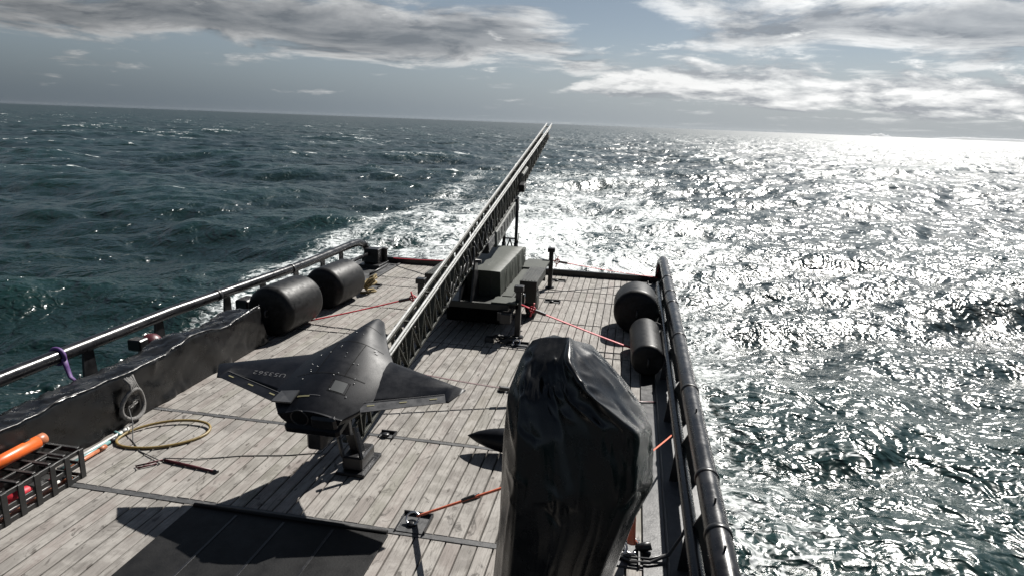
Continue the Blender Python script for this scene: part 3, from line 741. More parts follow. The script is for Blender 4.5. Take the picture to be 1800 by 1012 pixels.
    def patch(name, x, y, sx, sy, m, lift=.004):
        b = MB(); n = 3; rows = [[(x+sx*(i/n-.5), y+sy*(j/n-.5), top(x+sx*(i/n-.5), y+sy*(j/n-.5))+lift) for i in range(n+1)] for j in range(n+1)]
        b.grid(rows); return b.build(name, m, T)
    patch('access_panel', .20, -.22, .16, .17, 'panel_grey')
    patch('tail_mark', -.16, -.44, .16, .022, 'mark_yellow')
    patch('tail_mark', -.02, -.42, .14, .008, 'letter_grey')
    for (x, y, sx, sy) in ((0, .70, .84, .008), (0, -.02, .90, .008), (0, 1.18, .42, .007), (.19, .34, .008, .70), (-.19, .34, .008, .70), (.20, -.125, .22, .006), (.20, -.315, .22, .006), (.09, -.22, .006, .19), (.31, -.22, .006, .19)):
        n_ = 14; b = MB(); hor = sx > sy; rows = []
        for j_ in range(2):
            rows.append([((x+sx*(i_/n_-.5), y+sy*(j_-.5)) if hor else (x+sx*(j_-.5)*(-1), y+sy*(i_/n_-.5))) for i_ in range(n_+1)])
        b.grid([[(px, py, top(px, py)+.0035) for px, py in r_] for r_ in rows]); b.build('panel_seam', 'seam_black', T)
    for (x, y) in ((.36, .62), (.33, .66), (-.44, .64)): patch('lift_point', x, y, .035, .05, 'letter_grey', .006)
    sm = MB().lathe([(0, .0085), (.004, .0085), (.006, .004)], (0, 0, 0), (0, 0, 1), 8).mesh('screw'); sm.materials.append(MAT['dull_screw'])
    g = random.Random(3)
    for (x, y) in ((-.10, .55), (-.10, .58), (.04, .42), (.05, .34), (.20, .24), (.25, .25), (.10, .0), (.06, -.05), (.32, -.02), (.34, -.10), (.33, -.34), (.11, -.30), (-.24, .12), (-.30, .06), (-.28, .02), (-.05, .95), (.06, .92), (-.2, .44), (-.32, .4), (-.35, .2), (-.33, -.12)):
        o = put('screw', sm, T); o.location = (x, y, top(x, y)+.002)
    # serial number, painted on the port wing, reads from ahead of the nose
    cu = bpy.data.curves.new('serial', 'FONT'); cu.body = 'U53562'; cu.size = .135; cu.align_x = 'CENTER'; cu.align_y = 'CENTER'; cu.extrude = .0
    cu.space_character = 1.12
    fo = bpy.data.objects.new('tmp', cu); COL.objects.link(fo)
    dg = bpy.context.evaluated_depsgraph_get(); dg.update(); me = bpy.data.meshes.new_from_object(fo.evaluated_get(dg)); COL.objects.unlink(fo); bpy.data.objects.remove(fo)
    me.materials.clear(); me.materials.append(MAT['letter_grey'])
    # drape the letters on the wing top
    def wtop(x, y):
        x = abs(x); tab = ((.46, .665, -.335, .090), (.60, .61, -.285, .070), (1.05, .433, -.118, .046), (1.445, .277, .028, .028))
        for i in range(3):
            if tab[i][0] <= x <= tab[i+1][0]:
                f = (x-tab[i][0])/(tab[i+1][0]-tab[i][0]); le, te, th = [tab[i][k]*(1-f)+tab[i+1][k]*f for k in (1, 2, 3)]
                u = (le-y)/(le-te)
                for j in range(len(foil)-1):
                    if foil[j][0] <= u <= foil[j+1][0]: q = (u-foil[j][0])/(foil[j+1][0]-foil[j][0]); return th*.62*(foil[j][1]*(1-q)+foil[j+1][1]*q)
        return .03
    for v in me.vertices:
        x, y = -v.co.x-.88, -v.co.y*.75+.05+v.co.x*.06; v.co = (x, y, wtop(x, y)+.005)
    put('serial_number', me, T)
aircraft()

# ------------------------------------------------------------------ fenders
def fender(name, label, r, L, loc, axis, group=None, up=False):
    o = MB(); n = 9; c = r*.30
    prof = [(0, r*.35), (.02, r*.62)] + [(c-c*math.cos(i/n*math.pi/2)+.02, r-c+c*math.sin(i/n*math.pi/2)) for i in range(1, n+1)]
    prof = prof + [(L-q, rr) for q, rr in reversed(prof)]
    o.lathe(prof, (0, 0, 0), axis, 48); T = thing(name, label, 'fender', loc, None, group)
    o.build('body', 'fender_rubber', T)
    d = Vector(axis).normalized()
    for q in (-.03, L+.03):
        e_ = MB(); p = d*q; _, rr, uu = frame(d)
        if q > 0: MB().tube([p+d*.05, p+d*.12+uu*.1, p+rr*(.25 if loc[0] > -3 else -.35)+uu*.16+d*.1, p+rr*(.45 if loc[0] > -3 else -.75)+uu*.1], .016, 8).build('lanyard', 'rope_grey', T)
        e_.tube(arc(p, .07, 0, 2*math.pi*19/20, 20, d, uu), .016, 8, True); e_.build('end_eye', 'dark_steel', T)
    return T
ax1 = Vector((.06, 1, 0)).normalized()
fender('boat_fender', 'nearest big black foam fender lying by the left rail next to the tarpaulin', .545, 1.45, (-7.30, 12.28, .540), ax1, 'black foam fenders')
fender('boat_fender', 'big black foam fender with rope coil, farther along the left rail', .515, 1.45, (-7.20, 14.55, .510), ax1, 'black foam fenders')
fender('boat_fender', 'largest black fender on the right side, near the stern corner', .52, 1.15, (.32, 14.75, .515), Vector((-.02, 1, 0)).normalized(), 'black foam fenders')
fender('boat_fender', 'smaller black fender in front of the big one on the right side', .315, 1.85, (.55, 12.15, .310), Vector((-.03, 1, .03)).normalized(), 'black foam fenders')
def rope_coil():
    T = thing('rope_coil', 'coil of tan rope heaped at the end of the far left fender', 'rope', (-6.75, 16.5, 0)); g = random.Random(8)
    for k in range(5):
        pts = []; a0 = g.random()*6; n = 26; rad = g.uniform(.16, .27); til = g.uniform(.1, .9)
        for i in range(n):
            a = a0+2*math.pi*i/n; pts.append((math.cos(a)*rad*.55+g.uniform(-.02, .02), math.sin(a)*rad*.8+g.uniform(-.02, .02), .30+rad*til*math.sin(a+1.2)+g.uniform(-.015, .015)+k*.035-.08))
        MB().tube(pts, .030, 8, True).build('loop', 'rope_tan', T)
    MB().tube([(-.2, -.2, .03), (0, -.1, .03), (.12, .1, .03), (0, .25, .03), (-.15, .1, .032), (-.1, -.05, .09), (0, 0, .2)], .03, 8).build('tail', 'rope_tan', T)
rope_coil()

# ------------------------------------------------------------------ tarpaulin on the port side
def noise1(x, y, s=0):
    return (math.sin(x*3.1+y*1.7+s)+math.sin(x*5.7-y*3.3+s*2.1)*.6+math.sin(x*11.3+y*7.9+s*3.7)*.35+math.sin(x*19.7-y*13.1+s*1.3)*.2)/2.15
_vn = np.random.default_rng(77).random(4096)
def vnoise(x, sd=0):
    r_ = 0.; am = 1.; 
    for o_ in range(4):
        i_ = math.floor(x); f_ = x-i_; f_ = f_*f_*(3-2*f_); a_0 = _vn[(i_+sd*131+o_*977) % 4096]; b_0 = _vn[(i_+1+sd*131+o_*977) % 4096]
        r_ += am*((a_0*(1-f_)+b_0*f_)*2-1); x *= 2.17; am *= .5
    return r_
def tarp():
    B = Vector((-7.5, 8.6, 0)); ya, yb = 3.6, 11.95
    T = thing('tarpaulin_cover', 'long black tarpaulin draped over gear along the left side of the deck', 'tarpaulin', B)
    n = 420; rows = []
    def topz(y): return .735 + .035*vnoise(y*.55, 3) + .012*vnoise(y*4.1, 9) + (.10 if 9.2 < y < 10.6 else 0)*math.sin((y-9.2)/1.4*math.pi) + .10*max(0, (y-10.9))
    for i in range(n+1):
        y = ya+(yb-ya)*i/n; tz = topz(y); row = []
        ed = max(0, (y-11.6)/.35)
        for k in range(30):
            u = k/29
            if u < .45:                                        # front face, bottom to top
                q = u/.45; x = -7.17-.10*q-.02*math.sin(q*math.pi)*noise1(y*.8, q*2, 2); z = .012+q*(tz-.012)
                x += .020*vnoise(y*1.3+q*1.1, 7)*math.sin(q*math.pi)+.035*abs(noise1(y*.9+q*1.4, q*.5, 9))*q*(1-q)*2
                if q < .12: x += .05*max(0, noise1(y*1.4, 0, 6))
            elif u < .55:                                      # top hem
                q = (u-.45)/.1; x = -7.27-.07*q; z = tz+.018*math.sin(q*math.pi)+.05*max(0, vnoise(y*1.7, 5)-.15)*(1-q*.6)
            else:
                q = (u-.55)/.45; x = -7.34-.72*q; z = tz-.02-.10*q+.045*noise1(y*1.7, q*2.3, 5)*math.sin(min(1, q*1.3+.15)*math.pi*.9)+.02*noise1(y*4, q*5, 1)
                if q > .9: z -= (q-.9)*5.5
            x = x*(1-ed*.0); row.append((x, y + .03*noise1(z*2, y), z*(1-.06*ed)))
        rows.append(row)
    end = []
    for j in range(1, 7):
        q = j/6; end.append([(p[0]+(-7.62-p[0])*q*.0, yb+.05*q+.06*(1-p[2])*q, p[2]*(1-q*.02)*(1 if q < 1 else 1)) for p in rows[-1]])
    gt = np.random.default_rng(31); RW = np.array(rows); yy = RW[:, :, 1]; un = np.repeat(np.linspace(0, 1, RW.shape[1])[None], RW.shape[0], 0); DD = np.zeros_like(yy)
    for k_ in range(24):
        y0_, u0_ = gt.uniform(ya, yb), gt.uniform(.02, 1.); an = gt.normal(np.pi/2 if gt.random() < .55 else .35, .45); ln = gt.uniform(.15, .8)
        dy_, du_ = yy-y0_, (un-u0_)*1.7
        tt = np.clip(dy_*np.cos(an)+du_*np.sin(an), -ln/2, ln/2); dd = np.hypot(dy_-tt*np.cos(an), du_-tt*np.sin(an))
        DD += gt.choice([-1, 1])*gt.uniform(.005, .022)*np.exp(-dd/gt.uniform(.05, .13))*np.cos(tt/ln*np.pi)
    fr = np.clip(1-np.abs(un-.22)/.30, 0, 1)
    RW[:, :, 0] += DD*np.where(un < .5, 1., .1)*np.clip(un*8, .2, 1); RW[:, :, 2] += DD*np.where(un >= .45, 1., .15)*np.clip(un*6, 0, 1)
    RW[:, :, 2] = np.maximum(RW[:, :, 2], .008)
    rows = [[tuple(p) for p in r_] for r_ in RW.tolist()]
    mb = MB().grid(rows); k = len(rows[-1])
    base = rows[-1]; c = [(p[0], yb+.02, .01) for p in base]
    mb.grid([[tuple(Vector(a).lerp(Vector(b), q)+Vector((0, .12*q*(1+.3*math.sin(a[0]*14)), 0))) for a, b in zip(base, c)] for q in [i/8 for i in range(9)]])
    rel(mb, B).build('sheet', 'tarp', T)
    hem = []
    for i in range(0, n+1, 2):
        y = ya+(yb-ya)*i/n; hem.append((-7.262+.008*noise1(y*6, 1), y, topz(y)+.012+.05*max(0, vnoise(y*1.7, 5)-.15)))
    rel(MB().tube(hem, .011, 6), B).build('hem_bead', 'tarp', T)
    rel(MB().box((-8.0, 3.7, .0), (-7.45, 11.7, .55), None, .05), B).build('covered_locker', 'black_steel', T)
tarp()
def rope_loop():
    T = thing('rope_loop', 'grey rope loop hanging on the front of the black tarpaulin', 'rope', (-7.11, 8.15, 0))
    pts = []
    for i in range(30):
        a = 2*math.pi*i/30; pts.append((.03*math.cos(a*2), .22*math.sin(a)*(1-.22*math.cos(a)), .30-.23*math.cos(a)*-1 if False else .30+.23*math.cos(a)))
    MB().tube(pts, .032, 10, True).build('loop', 'rope_grey', T)
    g = random.Random(2)
    for k in range(5):
        y = (k-2)*.035; MB().tube([(.01, y*1.4, .46), (.03, y, .54), (.01, y*.7, .62), (-.06, y*1.2, .70+.02*g.random())], .02, 8).build('lashing_turn', 'rope_grey', T)
    for k in range(4):
        MB().tube([(-.02, g.uniform(-.12, .12), g.uniform(.15, .4)) for _ in range(4)], .009, 6).build('loose_strand', 'rope_grey', T)
    MB().tube([(.01, 0, .075), (.02, -.12, .03), (.05, -.3, .02), (.08, -.42, .018)], .02, 8).build('tail', 'rope_grey', T)
rope_loop()
T = thing('purple_strap', 'purple webbing strap knotted round the left rail', 'strap', (-8.62, 8.42, .8))
MB().tube(arc((0, 0, 0), .124, 0, 2*math.pi*.96, 24, (1, 0, 0), (0, 0, 1)), .034, 8, True).build('wrap', 'purple_web', T)
MB().tube([(.11, 0, -.02), (.14, .0, -.16), (.20, -.01, -.32), (.30, -.03, -.36)], [.055, .05, .042, .03], 8, flat=.5).build('tail', 'purple_web', T)
MB().tube([(.30, -.03, -.36), (.36, -.04, -.34), (.42, -.05, -.24)], .013, 8).build('white_cord', 'white_plastic', T)
T = thing('red_float', 'dark red round float half hidden behind the black tarpaulin', 'float', (-8.28, 10.05, 0))
MB().lathe([(-.19, .03), (-.17, .10), (-.10, .17), (0, .20), (.10, .17), (.17, .10), (.19, .03)], (0, 0, .50), (0, 1, 0), 28).build('ball', 'dark_red', T)
MB().tube([(0, 0, .45), (0, 0, -.0)], .03, 10).build('stem', 'black_steel', T)
MB().box((-.14, -.42, .50), (.12, -.2, .70), None, .02).build('bracket', 'black_steel', T); MB().tube([(0, -.3, .52), (0, -.3, .0)], .025, 8).build('stem', 'black_steel', T)

# ------------------------------------------------------------------ crate, cylinder, poles, hoop
def crate():
    B = Vector((-6.85, 5.75, 0)); T = thing('lattice_crate', 'open black plastic lattice crate at the left edge of the deck', 'crate', B)
    x0, x1, y0, y1, z1 = -7.12, -6.62, 4.0, 6.60, .40
    def pb(name, fn, m='crate_black'): mb = MB(); fn(mb); return rel(mb, B).build(name, m, T)
    for z in (.035, .20, z1-.032):
        for x in (x0, x1): pb('side_bar', lambda b: b.box((x-.012, y0, z-.030), (x+.012, y1, z+.030), None, .004))
        for y in (y0, y1): pb('end_bar', lambda b: b.box((x0+.013, y-.012, z-.0215), (x1-.013, y+.012, z+.0215), None, .004))
    k = 0; y = y0+.02
    while y <= y1:
        for x in (x0, x1):
            ox = .014 if x > -6.9 else -.014
            pb('side_post', lambda b: b.box((x+ox-.010, y-.038, .0), (x+ox+.010, y+.038, z1-.003), None, .003))
        pb('top_slat', lambda b: b.box((x0+.014, y-.022, z1-.006), (x1-.014, y+.022, z1+.018), None, .004))
        y += .215
    pb('top_rail', lambda b: b.box((-6.885, y0, z1-.01), (-6.855, y1, z1+.0165), None, .003))
    pb('bottom_tray', lambda b: b.box((x0+.02, y0+.02, .004), (x1-.02, y1-.02, .010)))
    T2 = thing('red_pouch', 'small red bundle lying inside the black crate', 'bundle', (-6.9, 5.9, .011))
    MB().lathe([(-.16, .02), (-.13, .06), (0, .075), (.12, .06), (.16, .02)], (0, .05, .075), (.2, 1, .05), 14).build('roll', 'red_web', T2)
    MB().tube([(.05, -.3, .03), (.02, 0, .05), (.06, .3, .02), (.0, .5, .02)], .02, 8).build('strap_end', 'red_web', T2)
crate()
T = thing('orange_cylinder', 'bright orange plastic tube lying on top of the black crate', 'tube', (-7.08, 6.0, .418))
MB().lathe([(0, .05), (.02, .075), (.28, .078), (.75, .078), (.77, .05)], (0, -.30, .078), (.02, 1, .02), 28).build('body', 'orange_plastic', T)
MB().lathe([(0, .081), (.09, .081)], (0, .28, .088), (.02, 1, .02), 28).build('strap_band', 'olive_dark', T)
MB().lathe([(0, .06), (.01, .072), (.13, .072), (.15, .04)], (0, .43, .092), (.02, 1, .02), 24).build('end_cap', 'copper_orange', T)
def pole(label, m, x, ya, yb, r, extra=None, dx=0.):
    T = thing('deck_pole', label, 'pole', (x, (ya+yb)/2, 0), None, 'poles lying beside the crate'); h = (yb-ya)/2
    MB().tube([(0, -h, r+.011), (dx, h, r+.011)], r, 14).build('shaft', m, T)
    MB().tube([(dx, h, r+.011), (dx*1.02, h+.12, r+.011)], r*1.25, 14).build('ferrule', extra or 'dark_steel', T)
pole('white plastic pole lying along the left gutter next to the crate', 'white_plastic', -7.03, 6.65, 7.75, .022, 'white_plastic', .02)
pole('teal pole lying between the white pole and the copper pole', 'teal_plastic', -6.97, 6.65, 7.45, .024, None, .015)
pole('copper orange pole lying on the deck beside the crate', 'copper_orange', -6.90, 6.62, 7.2, .026, 'copper_orange', -.01)
pole('copper orange pole lying inside the black crate, seen through its side', 'copper_orange', -6.70, 4.2, 6.38, .024, 'copper_orange')
pole('white pole lying inside the black crate beside an orange one', 'white_plastic', -6.77, 4.2, 6.40, .022)
def hoop():
    T = thing('hoop_hose', 'yellow brown plastic hoop lying flat on the planks near the crate', 'hoop', (-6.4, 7.85, 0))
    pts = []
    for i in range(56):
        a = 2*math.pi*i/56; ca, sa = math.cos(a), math.sin(a)
        pts.append((.55*math.copysign(abs(ca)**.95, ca)+.02*sa, .43*sa+.30*.55*ca*1.0, .022+.05*max(0, sa)*.6))
    MB().tube(pts, .020, 10, True).build('ring', 'hose_yellow', T)
    MB().tube([(-.55, -.20, .03), (-.62, -.16, .03), (-.70, -.13, .03)], .028, 10).build('joint', 'teal_plastic', T)
hoop()
T = thing('boat_hook', 'dark red rod with a cord wound on it lying on the planks', 'rod', (-5.55, 7.1, 0))
MB().tube([(-.36, .10, .02), (.44, .0, .02)], .020, 10).build('shaft', 'dark_red', T)
MB().tube([(.44, .0, .02), (.50, -.01, .02)], .026, 10).build('end_cap', 'black_steel', T)
MB().tube([(-.36, .07, .045), (-.5, -.02, .02), (-.62, -.12, .015), (-.56, -.16, .015), (-.40, .0, .02)], .012, 8).build('cord', 'dark_red', T)
MB().tube(arc((-.36, .09, .022), .028, 0, 6.0, 12, (0, 1, 0), (0, 0, 1)), .008, 6, True).build('binding', 'black_steel', T)
T = thing('thin_line', 'thin dark line running over the planks from the red rod to the launcher', 'line', (-4.8, 7.6, 0))
MB().tube([(-1.12, -.4, .05), (-.7, -.25, .012), (-.2, -.02, .008), (.4, .15, .008), (.8, .32, .01), (1.0, .35, .25)], .007, 6).build('cord', 'thin_line', T)
T = thing('slack_line', 'thin dark line hanging from the rope loop to the red rod', 'line', (-6.5, 7.6, 0))
MB().tube([(-.62, .45, .25), (-.45, .3, .12), (-.2, -.02, .01), (.1, -.25, .01), (.58, -.44, .02)], .008, 6).build('cord', 'thin_line', T)

# ------------------------------------------------------------------ the draped cover in the foreground
def bag():
    B = Vector((-.45, 5.3, 0)); T = thing('draped_cover', 'tall shiny black plastic cover draped over deck gear in the foreground', 'cover', B)
    # control net of the sheet, peak to foot, left edge over the front to the right edge
    net = [
        [(-0.759, 5.5, 2.756), (-0.685, 5.5, 2.789), (-0.606, 5.5, 2.802), (-0.526, 5.5, 2.809), (-0.461, 5.48, 2.822), (-0.43, 5.46, 2.831), (-0.407, 5.5, 2.805)] ,
        [(-0.832, 5.42, 2.634), (-0.726, 5.28, 2.668), (-0.619, 5.24, 2.672), (-0.525, 5.22, 2.669), (-0.452, 5.2, 2.664), (-0.399, 5.06, 2.739), (-0.201, 5.44, 2.706)] ,
        [(-0.921, 5.28, 2.346), (-0.777, 5.0, 2.446), (-0.62, 4.99, 2.438), (-0.495, 5.06, 2.463), (-0.352, 4.97, 2.468), (-0.232, 4.9, 2.587), (0.111, 5.44, 2.396)] ,
        [(-0.94, 5.24, 1.95), (-0.759, 4.86, 2.122), (-0.564, 4.86, 2.117), (-0.39, 4.93, 2.154), (-0.09, 4.85, 2.309), (0.196, 4.86, 2.291), (0.326, 5.4, 2.123)] ,
        [(-0.945, 5.22, 1.464), (-0.747, 4.82, 1.655), (-0.537, 4.82, 1.665), (-0.306, 4.8, 1.72), (-0.047, 4.84, 1.744), (0.219, 4.88, 1.79), (0.392, 5.32, 1.613)] ,
        [(-0.962, 5.22, 1.032), (-0.759, 4.83, 1.292), (-0.52, 4.81, 1.343), (-0.287, 4.8, 1.387), (-0.061, 4.84, 1.422), (0.127, 4.9, 1.455), (0.26, 5.25, 1.338)] ,
        [(-0.989, 5.22, 0.541), (-0.781, 4.85, 0.841), (-0.558, 4.82, 0.902), (-0.357, 4.8, 0.952), (-0.171, 4.84, 0.955), (-0.014, 4.92, 0.933), (0.104, 5.22, 0.73)] ,
        [(-1.03, 5.22, .006), (-.83, 4.86, .006), (-.62, 4.83, .006), (-.43, 4.82, .006), (-.25, 4.85, .006), (-.10, 4.92, .006), (-.0, 5.22, .006)]]
    ctl = []
    for k, r_ in enumerate(net):
        a, b = np.array(r_[0]), np.array(r_[-1]); yb_ = 5.62 if k == 0 else 5.80
        zb = [b[2], (a[2]+b[2])/2, a[2]] if k else [b[2]-.01, (a[2]+b[2])/2+.01, a[2]-.01]
        back = [(b[0]-.04, yb_-.1, zb[0]), ((a[0]+b[0])/2, yb_, zb[1]), (a[0]+.04, yb_-.1, zb[2])]
        ctl.append([tuple(p) for p in r_]+back)
    ctl = np.array(ctl); nr, nc = ctl.shape[:2]; sr, sc_ = 20, 24
    # piecewise flat panels between the control points
    vi = np.linspace(0, nr-1, (nr-1)*sr+1); ui = np.arange(nc*sc_)/sc_
    k0 = np.minimum(vi.astype(int), nr-2); fv = (vi-k0)[:, None, None]; u0 = ui.astype(int); fu = (ui-u0)[None, :, None]; u1 = (u0+1) % nc
    P = (ctl[k0][:, u0]*(1-fv)+ctl[k0+1][:, u0]*fv)*(1-fu)+(ctl[k0][:, u1]*(1-fv)+ctl[k0+1][:, u1]*fv)*fu
    def smooth(P, n):
        for _ in range(n):
            Q = P.copy(); Q[1:-1] = .5*P[1:-1]+.125*(P[2:]+P[:-2]+np.roll(P, 1, 1)[1:-1]+np.roll(P, -1, 1)[1:-1]); Q[0] = .5*P[0]+.25*(np.roll(P[0], 1, 0)+np.roll(P[0], -1, 0)); Q[-1] = P[-1]; P = Q
        return P
    P = smooth(P, 9)
    du = np.roll(P, -1, 1)-np.roll(P, 1, 1); dv = np.gradient(P, axis=0); N0 = np.cross(dv, du); N0 /= np.maximum(1e-9, np.linalg.norm(N0, axis=-1, keepdims=True))
    cen = np.array([-.45, 5.3, 1.4]); flip = np.sign(np.sum(N0*(P-cen), -1, keepdims=True)); N0 = N0*np.where(np.median(flip) < 0, -1., 1.)
    g = np.random.default_rng(12); P0 = P.copy(); D = np.zeros(P.shape[:2])
    def crease(pts, amp, wd):
        nonlocal D
        best = np.full(P0.shape[:2], 9.); par = np.zeros(P0.shape[:2]); n = len(pts)-1
        for k in range(n):
            a, b = np.array(pts[k]), np.array(pts[k+1]); ab = b-a; u = np.clip(((P0-a)@ab)/(ab@ab), 0, 1)
            d = np.linalg.norm(P0-(a+u[..., None]*ab), axis=-1); m = d < best; best = np.where(m, d, best); par = np.where(m, (k+u)/n, par)
        D = D+amp*np.sin(np.clip(par*.92+.04, 0, 1)*np.pi)**.6*np.exp(-best/wd)
    crease([(-.43, 5.46, 2.83), (-.40, 5.08, 2.73), (-.23, 4.90, 2.58), (.0, 4.86, 2.42), (.20, 4.86, 2.28)], .035, .022)
    crease([(-.40, 5.08, 2.70), (-.20, 4.94, 2.47), (-.04, 4.87, 2.26), (.08, 4.84, 2.0)], -.065, .05)
    crease([(-.47, 5.12, 2.60), (-.35, 4.97, 2.46), (-.18, 4.88, 2.36), (-.09, 4.85, 2.30)], .042, .028)
    crease([(-.09, 4.85, 2.30), (.05, 4.84, 2.1), (.16, 4.86, 1.9)], .03, .03)
    crease([(.2, 4.86, 2.28), (.24, 4.86, 2.12), (.20, 4.86, 1.95)], -.03, .03)
    crease([(.33, 5.38, 2.1), (.36, 5.1, 1.85), (.24, 4.9, 1.75)], .03, .03); crease([(.39, 5.3, 1.6), (.26, 4.95, 1.7), (.1, 4.86, 1.6)], -.04, .04)
    for k in range(22):                                        # short wrinkles on the sloping top, left half
        x = g.uniform(-.86, -.50); f0 = g.uniform(.05, .7); l = g.uniform(.2, .45); f1 = min(1.15, f0+l); sk = g.uniform(-.03, .12)
        w_ = lambda f, x: (x, 5.42-.45*f, 2.72-.30*f)
        crease([w_(f0, x), w_((f0+f1)/2, x+sk*.4+g.uniform(-.015, .015)), w_(f1, x+sk)], g.choice([-1, 1])*g.uniform(.014, .042), g.uniform(.016, .036))
    for k in range(70):                                        # crumples over the front and right panels
        r0 = int(g.uniform(14, 95)); c0 = g.uniform(14, 160); an = g.normal(.9, .5); ln = g.uniform(8, 26)
        crease([P0[int(np.clip(r0+ln*q*math.sin(an), 1, P0.shape[0]-2)), int(c0+ln*q*math.cos(an)*1.2) % P0.shape[1]] for q in (-.5, 0, .5)], g.choice([-1, 1])*g.uniform(.006, .022), g.uniform(.016, .04))
    for k in range(30):                                        # long hanging folds
        c_ = int(g.uniform(0, P0.shape[1])); r0 = int(g.uniform(50, 90)); r1 = min(P0.shape[0]-2, r0+int(g.uniform(25, 60)))
        crease([P0[int(r0+(r1-r0)*q), int(c_+5*math.sin(q*2+k)) % P0.shape[1]] for q in (0, .33, .66, 1)], g.choice([-1, 1])*g.uniform(.006, .020), g.uniform(.025, .06))
    fade_ = np.clip(np.arange(P.shape[0])/4, 0, 1)[:, None]
    P = P0+N0*(D*fade_)[..., None]; P = smooth(P, 1); P[..., 2] = np.maximum(P[..., 2], .004)
    na = P.shape[1]
    mb = MB().grid([[tuple(v) for v in row] for row in P.tolist()], True, True); mb.f.append(tuple(reversed(range(na)))); mb.sm.append(True)
    rel(mb, B).build('sheet', 'pvc', T)
bag()
T = thing('pointed_float', 'pointed black nose sticking out behind the left side of the draped cover', 'float', (-1.3, 8.5, 0))
MB().lathe([(0, .003), (.05, .03), (.15, .08), (.3, .13), (.5, .17), (.75, .185), (1.1, .185), (1.3, .14), (1.35, .03)], (-.75, .05, .22), (1, -.05, 0.0), 28).build('body', 'drone_paint', T)
for x in (-.1, .35): MB().box((x-.05, -.16, .002), (x+.05, .16, .08), None, .01).build('chock', 'black_steel', T)

# ------------------------------------------------------------------ straps
def ratchet(label, a, b, q, drop=.0, m='red_web', wd=.040, cross=True, group='red ratchet straps holding the trailer', cat='strap', lead=None):
    a = Vector(a); b = Vector(b); T = thing('ratchet_strap', label, cat, a, None, group)
    pts = sag(a, b, drop); rel(MB().tube(pts, wd, 8, flat=.35), a).build('webbing', m, T)
    if q is None: return T
    d, r, u = frame(b-a); c = a.lerp(b, q)-Vector((0, 0, drop*4*q*(1-q)))
    rel(MB().beam(c-d*.13, c+d*.13, .075, .06, ch=.008), a).build('ratchet', 'dark_steel', T)
    if cross:
        c2 = c-d*.19
        rel(MB().beam(c2-u*.17, c2+u*.15, .055, .025), a).build('loose_tail', m, T)
        rel(MB().tube(arc(c2, .065, 0, 5.9, 14, d, u), .026, 8, True, flat=.6), a).build('webbing_roll', m, T)
    return T
ratchet('red strap from the right near trailer jack down to the right side', (-2.2, 13.9, .74), (.62, 13.45, .02), .16, .02)
ratchet('red strap from the left near trailer jack down beside the left fenders', (-4.5, 13.9, .74), (-7.15, 13.45, .02), .13, .02)
ratchet('red strap from the right far trailer jack to the right stern corner', (-2.1, 18.66, .80), (.95, 20.25, .18), .10, .03)
ratchet('red strap from the left far trailer jack to the left stern corner', (-4.5, 18.66, .62), (-7.45, 20.25, .17), None, .03)
ratchet('dark red strap running behind the right wing tip to the right side', (-3.42, 9.9, .55), (.72, 10.95, .03), .39, .10, 'dark_red', .022, False)
ratchet('orange strap from the bright ring socket up to the draped cover', (-2.16, 6.66, .09), (-.98, 5.86, 1.10), .62, .0, 'orange_web', .042, False, 'orange straps tying down the draped cover')
ratchet('orange strap from the steel shackle up under the right of the cover', (.30, 6.64, .12), (.22, 5.66, 1.25), None, .0, 'orange_web', .045, False, 'orange straps tying down the draped cover')
ratchet('short orange strap from the right side pipe towards the cover', (.86, 9.0, .40), (-.0, 5.9, 1.25), None, .02, 'orange_web', .014, False, 'orange straps tying down the draped cover')
T = thing('steel_shackle', 'bright steel shackle ring beside the right waterway', 'shackle', (.30, 6.66, .0))
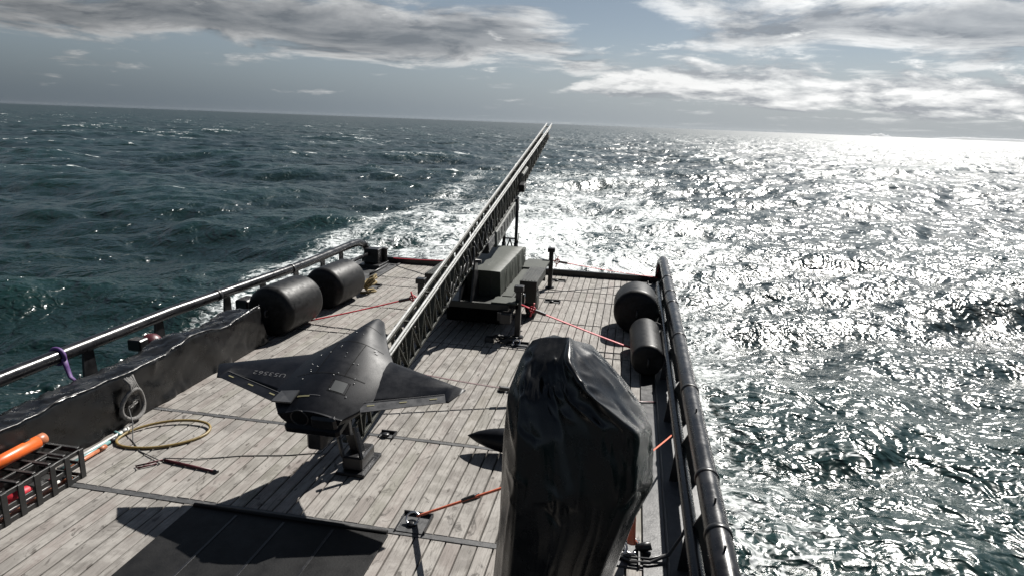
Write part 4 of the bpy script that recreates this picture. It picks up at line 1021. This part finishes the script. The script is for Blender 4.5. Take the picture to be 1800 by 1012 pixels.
MB().tube(arc((0, 0, .085), .085, .3, 5.4, 20, (1, 0, 0), (0, .75, .66)), .014, 10).build('bow', 'screw_metal', T)
MB().tube([(.07, .04, .02), (.13, .04, .06), (.22, .05, .09)], .05, 12).build('body', 'black_steel', T)
T = thing('black_hose', 'black rope lying across the right waterway to the pipe rail', 'rope', (.5, 6.5, 0))
MB().tube([(-.36, .05, .03), (-.2, -.06, .035), (.0, -.04, .045), (.2, .08, .085), (.33, .2, .25), (.38, .25, .36)], .018, 8).build('upper_part', 'rubber', T)
MB().tube([(-.36, .05, .03), (-.22, .02, .035), (.0, .03, .04), (.2, .1, .08)], .016, 8).build('lower_part', 'rubber', T)

T = thing('hose_bundle', 'tangle of black hoses at the foot of the right near trailer jack', 'hose', (-2.45, 13.42, 0))
for k_ in range(5):
    g2 = random.Random(40+k_); MB().tube([(g2.uniform(-.25, .3), g2.uniform(-.12, .12), .03+.11*abs(math.sin(i_*1.1+k_))) for i_ in range(6)], .017, 8).build('hose', 'rubber', T)
MB().box((-.42, -.1, .004), (-.22, .08, .1), None, .012).build('valve', 'dark_steel', T)
T = thing('guard_wire', 'thin wire strung from the left rail end across the stern', 'wire', (-8.2, 19.62, .72))
MB().tube(sag((0, 0, 0), (3.74, -1.02, .42), .10), .007, 6).build('wire', 'thin_line', T)
MB().tube(arc((0, 0, 0), .115, 0, 5.9, 16, (1, 0, 0), (0, .5, .86)), .008, 6, True).build('wire_eye', 'thin_line', T)

# ------------------------------------------------------------------ sea air
HAZE = True
if HAZE:
    hb = MB().box((-17500, -17500, -6), (17500, 17500, 46)); me = hb.mesh('haze')
    m = bpy.data.materials.new('haze_air'); m.use_nodes = True; t = NT(m.node_tree); t.n.clear()
    pv = t.node('ShaderNodeVolumePrincipled'); pv.inputs['Color'].default_value = (.95, .97, 1., 1); pv.inputs['Density'].default_value = 5.0e-6; pv.inputs['Anisotropy'].default_value = .6
    mo = t.node('ShaderNodeOutputMaterial'); t.l.new(pv.outputs[0], mo.inputs['Volume'])
    me.materials.append(m); ho = put('haze', me); ho['kind'] = 'stuff'
